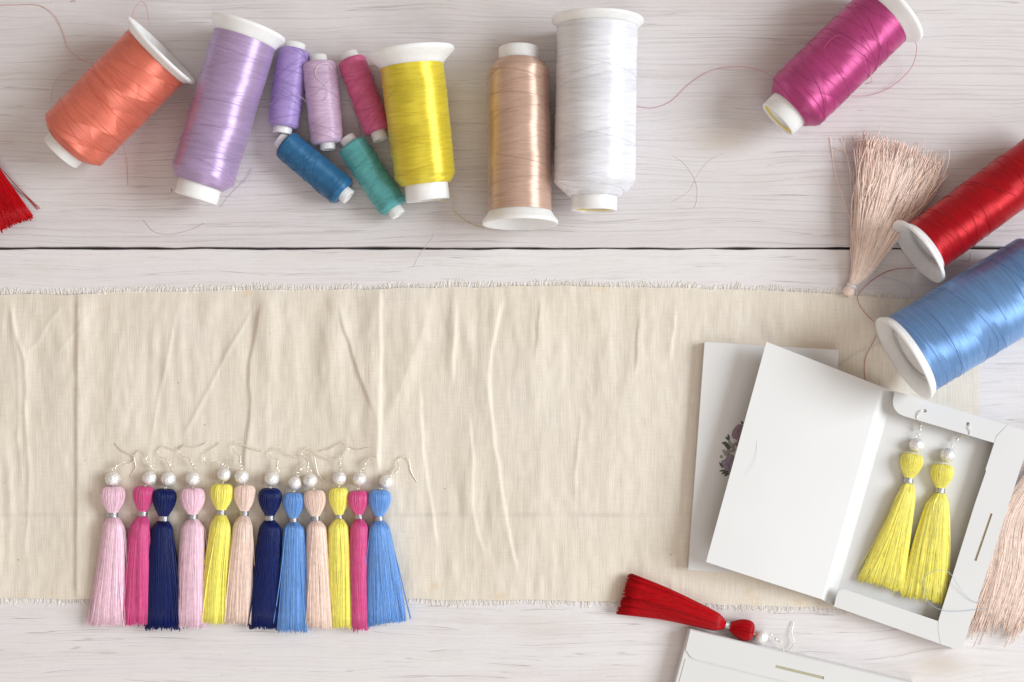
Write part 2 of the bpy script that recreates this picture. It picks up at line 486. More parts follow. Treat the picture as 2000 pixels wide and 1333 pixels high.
# ------------------------------------------------------------------ tabletop
mb = MB()
edges = [(-1315, -416.5), (-413, 483.2), (487.4, 1388), (1391, 2250)]
for k, (a, b) in enumerate(edges):
    xs = np.linspace(-1400, 3400, 601)
    wa = smooth_noise(len(xs), 3, 10 + k) * 0.6 + smooth_noise(len(xs), 1, 30 + k) * 0.15; wb_ = smooth_noise(len(xs), 3, 20 + k) * 0.6 + smooth_noise(len(xs), 1, 40 + k) * 0.15
    prof = [(a, -60, wa), (a, -1.6, wa), (a + 1.4, 0, wa), (b - 1.4, 0, wb_), (b, -1.6, wb_), (b, -60, wb_)]
    V = np.array([[[x - 1000, 666.5 - (yy + w[i]), z] for (yy, z, w) in prof] for i, x in enumerate(xs)])
    n, m, _ = V.shape
    idx = np.arange(n * m).reshape(n, m)
    q = np.stack([idx[:-1, :-1], idx[:-1, 1:], idx[1:, 1:], idx[1:, :-1]], -1).reshape(-1, 4)[:, ::-1]
    mb.add(V.reshape(-1, 3), q, None, float(k) * 0.37)
table = mb.build('tabletop', M_wood, smooth=False)
table['kind'] = 'structure'
mb = MB(); mb.prism([(-2400, -1580), (2400, -1580), (2400, 1980), (-2400, 1980)], -90, -45)
o = mb.build('gap_backing_board', M_dark, smooth=False); o['kind'] = 'structure'  # added board: keeps the gaps dark and blocks light from below

# ------------------------------------------------------------------ cotton cloth runner
X0, X1 = -260, 1914
xs = np.linspace(X0, X1, 860)
ctop = np.interp(xs, [-260, 0, 150, 300, 740, 1060, 1250, 1400, 1600, 1700, 1914], [578, 575, 575, 569, 564, 558, 561, 564, 573, 580, 592])
cbot = np.interp(xs, [-260, 0, 150, 740, 1000, 1200, 1500, 1914], [1166, 1168, 1171, 1172, 1172, 1175, 1184, 1200])
ctop = ctop + smooth_noise(len(xs), 5, 3) * 0.8; cbot = cbot + smooth_noise(len(xs), 5, 4) * 0.8
NV = 250
tv = np.linspace(0, 1, NV)
GX = np.repeat(xs[:, None], NV, 1)
GY = ctop[:, None] * (1 - tv) + cbot[:, None] * tv
Z = np.zeros_like(GX)
def fold(pts, amp, width, kind='ridge', fade=40.0, warp=1.0):
    """a crease of the cloth along a polyline; ridge, or step: up on its right and down on its left"""
    global Z
    p = np.asarray(pts, float)
    if len(p) > 2: p = spline(p, len(p) * 4)
    best = np.full(GX.shape, 1e9); sd = np.zeros_like(best); al = np.zeros_like(best)
    tot = np.concatenate([[0], np.cumsum(np.linalg.norm(np.diff(p, axis=0), axis=1))])
    for i in range(len(p) - 1):
        a = p[i]; d = p[i + 1] - a; L = np.linalg.norm(d); d = d / L
        rx = GX + (GXW - GX) * warp - a[0]; ry = GY + (GYW - GY) * warp - a[1]
        s = np.clip(rx * d[0] + ry * d[1], 0, L)
        ex = rx - s * d[0]; ey = ry - s * d[1]
        dist = np.hypot(ex, ey)
        side = np.sign(-(rx * d[1] - ry * d[0]) * (1 if d[1] >= 0 else -1))
        m = dist < best
        best[m] = dist[m]; sd[m] = (dist * np.where(d[1] >= 0, np.sign(rx * d[1] - ry * d[0]), np.sign(ry * d[0] - rx * d[1])))[m]; al[m] = (tot[i] + s)[m]
    f = np.clip(al / fade, 0, 1) * np.clip((tot[-1] - al) / fade, 0, 1)
    f = f * f * (3 - 2 * f)
    q = sd / width
    if kind == 'ridge': g = 0.55 * np.exp(-np.abs(q * 1.5) ** 1.15) + 0.45 * np.exp(-q * q)
    elif kind == 'step': g = np.where(q > 0, np.exp(-np.abs(q * 0.9) ** 1.3), np.exp(-(q * 5.0) ** 2))
    elif kind == 'stepl': g = np.where(q < 0, np.exp(-np.abs(q * 0.9) ** 1.3), np.exp(-(q * 5.0) ** 2))
    Z = Z + amp * g * f
# anisotropic soft waviness, long in y
fr = np.random.default_rng(5)
def field(lx, ly, seed):
    r = np.random.default_rng(seed)
    a = r.standard_normal(GX.shape)
    fx = np.fft.fftfreq(GX.shape[0], (X1 - X0) / GX.shape[0]); fy = np.fft.fftfreq(NV, 600.0 / NV)
    k = np.exp(-0.5 * ((2 * math.pi * fx[:, None] * lx) ** 2 + (2 * math.pi * fy[None] * ly) ** 2))
    b = np.real(np.fft.ifft2(np.fft.fft2(a) * k))
    return b / b.std()
GXW = GX + 1.6 * field(22, 30, 21) + 0.9 * field(9, 14, 22); GYW = GY + 3.0 * field(30, 30, 23)
Z += 1.7 * field(14, 70, 1) * np.clip(0.55 + 0.6 * field(60, 90, 11), 0, 1.6) + 0.6 * field(7, 32, 2) * np.clip(0.5 + 0.7 * field(50, 60, 12), 0, 1.8) + 1.6 * field(34, 75, 3) + 0.30 * field(5, 12, 4) + 0.22 * np.abs(field(9, 16, 6))
fold([(-250, 1004), (400, 1002), (1000, 1003), (1340, 1006)], 1.5, 7, 'ridge', 40, 0.3)
fold([(20, 585), (30, 655), (48, 712), (50, 800), (56, 900), (47, 1100)], 2.48, 6.0, 'ridge')
fold([(22, 600), (26, 660), (36, 720), (36, 820), (44, 960)], 1.36, 5.0, 'ridge')
fold([(153, 560), (152, 800), (151, 1180)], 4.60, 25.0, 'step', 20, 0.12)
fold([(348, 585), (326, 700), (305, 800), (290, 880)], 1.43, 4.5, 'ridge', 60, 0.4)
fold([(502, 588), (440, 700), (400, 775), (352, 862)], 1.80, 5.0, 'ridge', 50, 0.4)
fold([(128, 588), (90, 640), (48, 695)], 1.12, 4.0, 'ridge', 30)
fold([(185, 600), (130, 660), (100, 700)], 0.68, 4.0, 'ridge', 30)
fold([(512, 590), (495, 700), (482, 860), (480, 940)], 4.20, 18.8, 'step')
fold([(540, 590), (525, 720), (512, 900)], 2.40, 18.2, 'ridge')
fold([(741, 555), (740, 760), (738, 930)], 4.60, 22.5, 'stepl', 25, 0.2)
fold([(845, 588), (805, 700), (758, 825)], 3.60, 19.5, 'ridge', 60)
fold([(655, 580), (690, 690), (735, 815)], 4.00, 18.8, 'step', 60)
fold([(620, 570), (640, 700), (660, 860)], 1.60, 20.8, 'ridge', 60)
fold([(818, 740), (832, 920), (858, 1095)], 3.20, 17.5, 'stepl', 60)
fold([(892, 590), (886, 680), (880, 770)], 3.20, 16.2, 'stepl', 50)
fold([(985, 570), (960, 690), (955, 770), (975, 930), (1010, 1130)], 3.40, 17.5, 'stepl', 50)
fold([(920, 800), (922, 980), (945, 1100)], 2.20, 15.0, 'stepl', 50)
fold([(1135, 795), (1127, 900), (1122, 1005)], 1.61, 5.0, 'ridge', 50)
fold([(1118, 690), (1140, 730), (1158, 775)], 0.87, 5.0, 'ridge', 20)
fold([(1250, 600), (1245, 680), (1240, 740)], 2.60, 15.0, 'step', 40)
fold([(1318, 590), (1312, 660), (1305, 720)], 3.40, 16.2, 'stepl', 40)
fold([(1062, 570), (1050, 640), (1046, 700)], 2.00, 15.0, 'step', 40)
fold([(1175, 590), (1180, 700), (1186, 820)], 1.60, 19.5, 'ridge', 50)
fold([(250, 590), (225, 720), (215, 860)], 1.60, 18.2, 'ridge', 60)
fold([(420, 640), (410, 760), (400, 900)], 1.28, 16.9, 'ridge', 60)
fold([(1680, 600), (1640, 640), (1600, 668)], 1.76, 13.0, 'ridge', 30)
Z = 3.4 + Z * 1.0
bx_m = np.clip((GX - 1330) / 40, 0, 1) * np.clip((GY - 655) / 30, 0, 1)
Z = Z * (1 - bx_m) + 2.2 * bx_m
Z = 0.9 + np.logaddexp(0, (Z - 0.9) * 0.9) / 0.9
ed = np.minimum(tv, 1 - tv) * 600
Z = 0.8 + (Z - 0.8) * (0.45 + 0.55 * np.clip(ed / 26, 0, 1))[None, :]
kz = (H - Z) / H
V = np.stack([(GX - CX) * kz + CX - 1000, (CY - GY) * kz + 666.5 - CY, Z], -1)
idx = np.arange(V.shape[0] * NV).reshape(-1, NV)
q = np.stack([idx[:-1, :-1], idx[:-1, 1:], idx[1:, 1:], idx[1:, :-1]], -1).reshape(-1, 4)
mb = MB(); mb.add(V.reshape(-1, 3), q)
cl = thing('cotton_cloth', 'long cream cotton cloth with frayed edges and creases lying across the table', 'cloth', (0, 0, 0))
mb.build('cloth_sheet', M_cloth, cl)
def cloth_z(px, py):
    i = int(np.clip((px - X0) / (X1 - X0) * (len(xs) - 1), 0, len(xs) - 1))
    j = int(np.clip((py - ctop[i]) / (cbot[i] - ctop[i]) * (NV - 1), 0, NV - 1))
    return Z[i, j]
# frayed fringe
mb = MB(); L = []; sh = []
for (edge, sg, n) in ((ctop, -1, 2000), (cbot, 1, 1500)):
    for k in range(n):
        fx = fr.uniform(X0 + 2, X1 - 2)
        clump = 0.5 + 0.5 * math.sin(fx * 0.05 + 2 * math.sin(fx * 0.017))
        ln = fr.uniform(4, 9) + 8 * clump * fr.uniform(0, 1) ** 1.3
        ey = np.interp(fx, xs, edge)
        lean = (fr.normal(0, 0.25) + 0.3 * math.sin(fx * 0.11 + 3 * math.sin(fx * 0.031))) * ln
        z0 = 0.9 + fr.uniform(0, 0.8)
        pts = [(fx, ey - sg * 3), (fx + lean * 0.3, ey + sg * ln * 0.45), (fx + lean + fr.normal(0, 1.2), ey + sg * ln)]
        pz = np.array([z0, z0 + fr.uniform(0, 0.4), 0.5 + fr.uniform(0, 0.6)])
        L.append(spline(PP(pts, pz), 5)); sh.append(fr.uniform(0.95, 1.15))
mb.tubes(np.array(L), 0.36, 4, sh)
M_fringe = strand_mat('cotton_fibre', (0.93, 0.885, 0.82), 0.8, 0.1, 0.1)
mb.build('frayed_fringe', M_fringe, cl)

# ------------------------------------------------------------------ thread spools
def thread_part(name, pts, z, mat, parent, rad=0.55, n=60, label=None):
    m = MB()
    L = spline(PP(pts, z), n)
    m.tubes(L[None], rad * 0.8, 4, [1.0])
    return m.build(name, mat, parent)

GROUP_BIG = 'large thread spools lying on the table'
GROUP_SMALL = 'small thread bobbins beside the yellow spool'

def winding(root, A, d, x0, x1, r0, r1, cham0, cham1, mat, seed, strands=26, rn0=None, rn1=None, thr=0.34, start_r=None, dark=0.93):
    """thread body from x0 to x1 along the axis; chamfer lengths at both ends"""
    r = np.random.default_rng(seed)
    n = 170; seg = 120
    xx = np.linspace(x0, x1, n)
    def rad(x):
        b = r0 + (r1 - r0) * (x - x0) / (x1 - x0)
        a = np.ones_like(x)
        if cham0 > 0:
            q = np.clip((x - x0) / cham0, 0, 1); lo = (rn0 or 0.7 * r0) / r0
            a = np.minimum(a, lo + (1 - lo) * np.sin(q * math.pi / 2) ** 0.85)
        if cham1 > 0:
            q = np.clip((x1 - x) / cham1, 0, 1); lo = (rn1 or 0.7 * r1) / r1
            a = np.minimum(a, lo + (1 - lo) * (0.72 * q + 0.28 * np.sin(q * math.pi / 2)))
        return b * a
    band = smooth_noise(n, 1, seed) * 0.10 + smooth_noise(n, 6, seed + 50) * 0.28
    ph = np.arange(seg) * 2 * math.pi / seg
    sp = np.zeros((n, seg))
    for k in range(5):      # helical unevenness
        pitch = r.uniform(60, 150) * r.choice([-1, 1])
        sp += 0.06 * np.sin(2 * math.pi * xx[:, None] / abs(pitch) + np.sign(pitch) * ph[None] + r.uniform(0, 6))
    m = MB()
    prof = [(x0 - 0.5, start_r or r0 * 0.93)] + list(zip(xx, rad(xx))) + [(x1, 2.0)]
    wob = np.vstack([np.zeros((1, seg)), band[:, None] + sp, np.zeros((1, seg))])
    m.lathe(A, d, prof, seg, wob=wob)
    # single strands crossing over the winding
    d = norm(d); e1 = norm(np.cross(d, (0, 0, 1.0))); e2 = np.cross(e1, d)
    L = []; sh = []; rr = []
    for k in range(strands):
        c = r.uniform(x0 + 4, x1 - 4); dv = r.choice([-1, 1]) * r.uniform(8, 70)
        a0 = r.uniform(0, 2 * math.pi); da = r.uniform(2.0, 5.0)
        t = np.linspace(0, 1, 36)
        ax = np.clip(c + dv * (t - 0.5) + 2 * np.sin(t * 7 + a0), x0 + 1, x1 - 1)
        an = a0 + da * t
        rad_ = rad(ax) + 0.75
        L.append(np.asarray(A) + ax[:, None] * d + rad_[:, None] * (np.cos(an)[:, None] * e1 + np.sin(an)[:, None] * e2))
        sh.append(r.choice([r.uniform(dark - 0.1, dark + 0.1), r.uniform(1.05, 1.3)]))
        rr.append(r.uniform(0.7, 1.15) * thr)
    if strands: m.tubes(np.array(L), np.repeat(np.array(rr)[:, None], 36, 1), 4, sh)
    return m.build('thread_winding', mat, root)

def big_spool(label, color, fl, nk, Rf, r0, r1, rn, fdepth, neck, cham, seed, dark=0.93, end_label=False, lift=0.0, **mk):
    zA = Rf * 0.965
    k = (H - zA) / H
    Rf, r0, r1, rn, fdepth, neck, cham = [q * k for q in (Rf, r0, r1, rn, fdepth, neck, cham)]
    A0 = P(fl[0], fl[1], Rf); B0 = P(nk[0], nk[1], r1)
    Lh = np.linalg.norm((B0 - A0)[:2])
    lb = Lh - neck - cham * 0.8
    slope = (r1 + 0.6 - Rf) / lb + lift
    dxy = (B0 - A0)[:2] / Lh
    d = norm(np.array([dxy[0], dxy[1], slope]))
    A = np.array([A0[0], A0[1], Rf + 0.3])
    root = thing('thread_spool', label, 'thread spool', (A[0] + dxy[0] * Lh * 0.5, A[1] + dxy[1] * Lh * 0.5, 0), GROUP_BIG)
    Lt = Lh
    m = MB()
    Dd = fdepth * 0.45 + 20; Rm = Rf - 4.6
    dish = [(1.6 + Dd * (1 - q ** 2.3), max(Rm * q, 0.5)) for q in np.linspace(0, 1, 16)]
    dish = [(a, min(r_, r0 * 0.95)) if a > fdepth * 0.9 else (a, r_) for a, r_ in dish]
    m.lathe(A, d, dish + [
        (0.6, Rf - 3.6), (0.0, Rf - 2.6), (0, Rf - 1.0), (0.9, Rf - 0.2), (2, Rf),
                   (min(6, fdepth * 0.3), Rf), (min(7.4, fdepth * 0.36), Rf - 0.9), (fdepth * 0.6, r0 + (Rf - r0) * 0.42), (fdepth * 0.85, r0 * 1.02), (fdepth + 1.5, r0 * 0.97), (fdepth + 2, r0 * 0.6)], 128)
    m.build('flange', M_plastic, root, sharp=50)
    mat = wound_mat('wound_thread_' + str(seed), color, seed, **mk)
    winding(root, A, d, fdepth, Lt - neck, r0 * 0.985, r1, 0, cham, mat, seed, rn1=rn * 1.12, dark=dark)
    m = MB()
    hub = rn * 0.64
    m.lathe(A, d, [(Lt - neck - 14, rn), (Lt - 1.6, rn), (Lt - 0.5, rn - 0.4), (Lt, rn - 1.4), (Lt, rn - 3.4), (Lt - 5.0, rn - 3.9), (Lt - 5.2, hub), (Lt - 16, hub - 1), (Lt - 17, 2)], 96)
    m.build('neck', M_plastic, root, sharp=50)
    if end_label:
        m = MB()
        m.lathe(A, d, [(Lt - 5, rn - 4.2), (Lt - 4.2, rn - 4.6), (Lt - 4.2, hub + 1.5), (Lt - 5, hub + 1.2)], 64)
        m.build('paper_label', M_gold, root, sharp=40)
    root['axis'] = [float(v) for v in (*A, *d)]
    return root, mat

def small_bobbin(label, color, a, b, r0, r1, rt, t0, t1, seed, **mk):
    k = (H - r0) / H
    r0, r1, rt, t0, t1 = [q * k for q in (r0, r1, rt, t0, t1)]
    A = P(a[0], a[1], r0); B = P(b[0], b[1], r1)
    A[2] = r0 + 0.5; B[2] = r1 + 0.5
    d = norm(B - A); Lt = np.linalg.norm(B - A)
    root = thing('thread_bobbin', label, 'thread bobbin', ((A + B) / 2 * np.array([1, 1, 0])), GROUP_SMALL)
    m = MB()
    m.lathe(A, d, [(14, 2), (13, rt * 0.7), (1, rt * 0.74), (0, rt * 0.8), (0, rt - 0.8), (0.7, rt), (t0 + 4, rt), (t0 + 5, rt * 0.8), (Lt - t1 - 5, rt * 0.8), (Lt - t1 - 4, rt * 0.92), (Lt - 0.7, rt * 0.92), (Lt, rt * 0.86), (Lt, rt * 0.7), (Lt - 1, rt * 0.66), (Lt - 13, rt * 0.64), (Lt - 14, 2)], 64)
    m.build('core_tube', M_plastic, root, sharp=50)
    mat = wound_mat('wound_thread_' + str(seed), color, seed, **mk)
    winding(root, A, d, t0, Lt - t1, r0, r1, 7, 7, mat, seed, start_r=2.0, strands=22, rn0=r0 * 0.84, rn1=r1 * 0.84, thr=0.4)
    return root, mat

sp_or, m_or = big_spool('coral orange thread spool with white flange, left of the lavender spool', (0.78, 0.19, 0.125), (318, 98), (117, 300), 86, 72, 70, 41, 17, 20, 17, 1, end_label=True, zone=0.072, kk=2)
sp_lv, m_lv = big_spool('long lavender thread spool between the coral spool and small bobbins', (0.49, 0.355, 0.59), (486, 52), (382, 389), 74, 62, 62, 42, 27, 30, 20, 2)
sp_ye, m_ye = big_spool('bright yellow thread spool with a wide white flange', (0.82, 0.67, 0.05), (801, 99), (836, 393), 86, 63, 60, 43, 31, 32, 18, 3)
sp_ta, m_ta = big_spool('rose tan thread spool standing flange down beside the white spool', (0.64, 0.43, 0.335), (1016, 439), (1013, 94), 74, 63, 61, 39, 24, 26, 20, 4)
sp_wh, m_wh = big_spool('large white thread spool right of the rose tan spool', (0.79, 0.79, 0.835), (1167, 38), (1160, 412), 90, 79, 80, 45, 17, 28, 28, 5, end_label=True, lines=0.4, spec=0.6, metal=0.10, dark=0.97)
sp_ma, m_ma = big_spool('magenta thread spool lying apart at the top right', (0.50, 0.055, 0.22), (1741, 16), (1518, 235), 84, 66, 66, 42, 27, 32, 22, 6, end_label=True, zone=0.072, kk=2)
sp_re, m_re = big_spool('slim red thread spool cut off by the right edge', (0.45, 0.001, 0.008), (1791, 494), (2075, 281), 74, 56, 55, 38, 20, 30, 18, 8, spec=0.45, zone=0.05, lift=0.055)
sp_bl, m_bl = big_spool('thick sky blue thread spool beside the open white box', (0.17, 0.34, 0.65), (1763, 702), (2070, 514), 93, 86, 85, 44, 17, 30, 20, 9, zone=0.06, lift=0.03)

small_bobbin('violet bobbin beside the lavender spool, topmost of the small ones', (0.37, 0.265, 0.57), (577, 85), (551, 262), 31, 30.5, 20, 13, 13, 11, gloss=0.5, spec=0.4, metal=0.06)
sb_li, m_li = small_bobbin('pale lilac bobbin between the violet and the pink ones', (0.62, 0.45, 0.63), (622, 109), (641, 293), 34, 31, 16, 15, 12, 12, gloss=0.5, spec=0.4, metal=0.06)
small_bobbin('rose pink bobbin touching the yellow spool', (0.64, 0.125, 0.27), (681, 104), (744, 274), 28, 27, 17, 14, 17, 13, gloss=0.5, spec=0.4, metal=0.06)
small_bobbin('deep blue bobbin lying below the violet one', (0.02, 0.13, 0.28), (546, 272), (682, 386), 29, 31, 17, 14, 14, 14, gloss=0.5, spec=0.5, metal=0.12)
small_bobbin('teal green bobbin below the rose pink one', (0.11, 0.40, 0.41), (677, 269), (779, 421), 30, 29, 16, 16, 16, 15, gloss=0.5, spec=0.4, metal=0.06)

M_tor = strand_mat('coral_strand', (0.62, 0.20, 0.15)); M_tli = strand_mat('lilac_strand', (0.62, 0.50, 0.64)); M_tye = strand_mat('yellow_strand', (0.75, 0.6, 0.2))
M_tma = strand_mat('magenta_strand', (0.55, 0.07, 0.22)); M_tre = strand_mat('red_strand', (0.45, 0.02, 0.03)); M_tbl = strand_mat('blue_strand', (0.45, 0.58, 0.72))
M_tcr = strand_mat('cream_strand', (0.88, 0.82, 0.78)); M_twh = strand_mat('white_strand', (0.82, 0.81, 0.82))

thread_part('loose_thread', [(-30, 11), (30, 10), (75, 11), (105, 30), (122, 62), (133, 95), (160, 118), (192, 126)], [1, 1, 1.5, 2, 1.5, 4, 20, 60], M_tor, sp_or)
thread_part('loose_thread', [(257, 60), (260, 25), (274, 4), (286, 15), (292, 50)], [70, 60, 45, 50, 90], M_tor, sp_or)
thread_part('loose_thread', [(240, 284), (247, 310), (250, 362)], [20, 4, 1], M_tor, sp_or, 0.4)
thread_part('loose_thread', [(99, 200), (104, 168), (122, 145), (150, 136), (175, 140)], [1, 3, 6, 10, 30], M_tli, sp_or, 0.4)
thread_part('loose_thread', [(462, 370), (488, 350), (492, 330), (478, 352), (450, 380), (430, 405)], [20, 6, 3, 2, 1, 1], M_tli, sp_lv, 0.45)
thread_part('loose_thread', [(528, 205), (545, 190), (565, 184), (585, 188), (600, 200), (620, 203), (638, 190), (642, 170)], [52, 58, 60.5, 58, 50, 62, 66, 66], M_tli, sb_li, 0.5)
thread_part('loose_thread', [(650, 135), (640, 125), (622, 128), (616, 145), (626, 158), (640, 168)], [62, 66.5, 69, 67, 68.5, 68.5], M_tcr, sb_li, 0.6)
thread_part('loose_thread', [(668, 199), (680, 202), (692, 220), (702, 248), (703, 262)], [30, 10, 4, 3, 4], M_twh, sb_li, 0.6)
thread_part('loose_thread', [(845, 388), (868, 394), (880, 384), (890, 396), (884, 408), (900, 425), (925, 440), (945, 446)], [55, 40, 20, 10, 4, 2, 1.5, 1.5], M_tye, sp_ye, 0.6)
thread_part('loose_thread', [(1240, 208), (1275, 211), (1310, 198), (1345, 165), (1385, 140), (1430, 130), (1480, 136), (1512, 152)], [2, 1.5, 1.5, 2, 4, 8, 20, 50], M_tma, sp_ma, 0.5)
thread_part('loose_thread', [(1757, 62), (1785, 80), (1790, 100), (1778, 135), (1740, 170), (1700, 186), (1662, 188)], [70, 50, 30, 12, 6, 8, 30], M_tma, sp_ma, 0.65)
thread_part('loose_thread', [(1605, 125), (1612, 90), (1640, 70), (1675, 100), (1700, 150), (1702, 160), (1690, 165)], [118, 128, 131, 130, 90, 60, 50], M_tma, sp_ma, 0.55)
thread_part('loose_thread', [(1790, 524), (1750, 526), (1715, 540), (1680, 570), (1676, 590), (1690, 612), (1706, 628)], [8, 4, 3, 6, 7, 8, 12], M_tre, sp_re, 0.75)
thread_part('loose_thread', [(1712, 655), (1702, 675), (1690, 700), (1688, 722), (1690, 745)], [8, 6, 6, 6, 6], M_tre, sp_re, 0.7)
thread_part('loose_thread', [(1870, 508), (1892, 510), (1895, 492)], [30, 4, 10], M_tre, sp_re, 0.5)
thread_part('loose_thread', [(1750, 610), (1780, 575), (1770, 555), (1740, 545), (1722, 542)], [60, 10, 4, 2, 2], M_tbl, sp_bl, 0.4)
thread_part('loose_thread', [(1636, 716), (1670, 692), (1705, 676), (1725, 668)], [7, 7, 8, 10], M_tbl, sp_bl, 0.6)

# ------------------------------------------------------------------ tassels and earrings
def skirt(root, name, Lp, Rp, zb, mat, n=300, hz=(10, 17, 16, 12), rad=0.80, fly=0.03, seed=0, wave=0.0, K=14, endj=0.007, flat_end=True, flyl=None, z_end=None):
    """tassel skirt between its left and right outline (lists of photo points from neck to cut end)"""
    r = np.random.default_rng(seed)
    zt = np.linspace(0, 1, len(hz))
    nt = 40
    Ls = spline(Lp, nt); Rs = spline(Rp, nt); ts = np.linspace(0, 1, nt)
    hs = np.interp(ts, zt, hz)
    def at(t, lat, vert):
        tt = np.clip(t, 0, 1)
        ext = (t - tt)[..., None]
        lx = np.stack([np.interp(tt, ts, Ls[:, i]) for i in (0, 1)], -1); rx = np.stack([np.interp(tt, ts, Rs[:, i]) for i in (0, 1)], -1)
        h = np.interp(tt, ts, hs)
        c = (lx + rx) / 2; w = (rx - lx) / 2
        dirn = ((Ls[-1] + Rs[-1]) - (Ls[-4] + Rs[-4])) / 2 / (ts[-1] - ts[-4])
        # the cut end is a shallow arc
        arc = (1 - lat ** 2) * 0.0
        xy = c + w * lat[..., None] + dirn * ext
        z = zb + h * (1.0 + vert)
        k = (H - z) / H
        return np.stack([(xy[..., 0] - CX) * k + CX - 1000, (CY - xy[..., 1]) * k + 666.5 - CY, z], -1)
    m = MB()
    # core
    tq = np.linspace(0, 0.985, 22); ph = np.arange(22) * 2 * math.pi / 22
    Tq = np.repeat(tq[:, None], 22, 1)
    V = at(Tq, 0.90 * np.cos(ph)[None] * np.ones_like(Tq), 0.86 * np.sin(ph)[None] * np.ones_like(Tq))
    idx = np.arange(22 * 22).reshape(22, 22)
    a = idx[:-1]; b = np.roll(a, -1, 1); c = idx[1:]; e = np.roll(c, -1, 1)
    m.add(V.reshape(-1, 3), np.stack([a, b, e, c], -1).reshape(-1, 4), None, 0.88)
    m.ng.append([int(i) for i in idx[-1]])
    # strands
    phi = np.linspace(0, 2 * math.pi, n, endpoint=False) + r.normal(0, 0.02, n)
    phi = np.where(np.sin(phi) < -0.55, r.uniform(0, math.pi, n), phi)
    rho = np.where(r.uniform(0, 1, n) < 0.78, r.uniform(0.95, 1.05, n), r.uniform(0.7, 0.95, n))
    t = np.linspace(0, 1, K)[None] * (1 + r.normal(0, endj, n) - np.abs(r.normal(0, endj, n)))[:, None]
    drift = r.normal(0, 0.20, n)[:, None] * t ** 1.3 + 0.05 * np.sin(t * r.uniform(3, 8, n)[:, None] + r.uniform(0, 6, n)[:, None])
    ncl = max(7, n // 45); cl_id = ((phi / (2 * math.pi)) * ncl).astype(int) % ncl
    drift = drift + (r.normal(0, 0.10, ncl)[cl_id])[:, None] * t ** 1.4 + (r.normal(0, 0.05, ncl)[cl_id])[:, None] * np.sin(t * 5 + r.uniform(0, 6, ncl)[cl_id][:, None]) * t
    f = phi[:, None] + drift
    lat = rho[:, None] * np.cos(f) * (1 + 0.0 * t)
    vert = rho[:, None] * np.sin(f)
    fl = (r.uniform(0, 1, n) < fly)
    lat = lat + fl[:, None] * np.sign(np.cos(phi))[:, None] * t ** 2.5 * np.abs(r.normal(0, 0.30, n))[:, None]
    if flyl is not None:
        cnt, amt = flyl
        sel = r.choice(np.where(np.cos(phi) < -0.5)[0], cnt, replace=False)
        lat[sel] -= t[sel] ** 3 * r.uniform(0.15, amt, cnt)[:, None]
        vert[sel] -= t[sel] ** 2 * 0.5
    if wave:
        a_ = wave * (0.6 + 0.4 * r.standard_normal(n))[:, None]
        lat = lat + a_ * np.sin(t * r.uniform(7, 10, n)[:, None] + r.normal(1.0, 0.7, n)[:, None]) * t
    vert = np.maximum(vert, -0.96)
    L = at(t, lat, vert)
    L[..., 2] = np.maximum(L[..., 2], 0.9)
    sh = np.clip(r.normal(1.0, 0.17, n), 0.62, 1.4)
    rr = rad * r.uniform(0.8, 1.15, n)[:, None] * np.ones(K)[None]
    m.tubes(L, rr, 4, sh, True)
    return m.build(name, mat, root)

def head(root, bc, tp, W, zb, mat, seed, nstr=84):
    """heart-shaped thread knot from the band (bc) to its dimpled top (tp)"""
    r = np.random.default_rng(seed)
    zc = zb + W * 0.74
    A = P(*bc, zc); B = P(*tp, zc)
    d = norm(B - A); Lh = np.linalg.norm(B - A)
    W = W * (H - zc) / H
    prof = np.array([(0, .40), (.08, .47), (.2, .64), (.35, .82), (.5, .94), (.65, 1.0), (.78, .99), (.89, .90), (.965, .74), (1.0, .52), (.985, .32), (.91, .16), (.80, .08)])
    pr = spline(prof, 26)
    m = MB()
    m.lathe(A, d, [(p[0] * Lh, max(p[1] * W * 0.955, 1.0)) for p in pr], 40, 0.78)
    e1 = norm(np.cross(d, (0, 0, 1.0))); e2 = np.cross(e1, d)
    ph = np.linspace(0, 2 * math.pi, nstr, endpoint=False) + r.normal(0, 0.025, nstr)
    f = ph[:, None] + r.normal(0, 0.07, nstr)[:, None] * np.linspace(-1, 1, 26)[None]
    q = 1.0 + r.normal(0, 0.014, nstr)[:, None] - 0.012
    L = A + (pr[:, 0] * Lh)[None, :, None] * d + (pr[:, 1] * W)[None, :, None] * q[..., None] * (np.cos(f)[..., None] * e1 + 0.78 * np.sin(f)[..., None] * e2)
    m.tubes(L, 1.0, 4, np.clip(r.normal(1, 0.07, nstr), .8, 1.2))
    m.build('tassel_head', mat, root)

def ring(root, c, rad, tube, axis, mat, name='jump_ring'):
    axis = norm(axis); e1 = norm(np.cross(axis, (0.3, 0.2, 1.0))); e2 = np.cross(axis, e1)
    t = np.linspace(0, 2 * math.pi, 25)
    L = np.asarray(c) + rad * (np.cos(t)[:, None] * e1 + np.sin(t)[:, None] * e2)
    m = MB(); m.tubes(L[None], tube, 6); return m.build(name, mat, root)

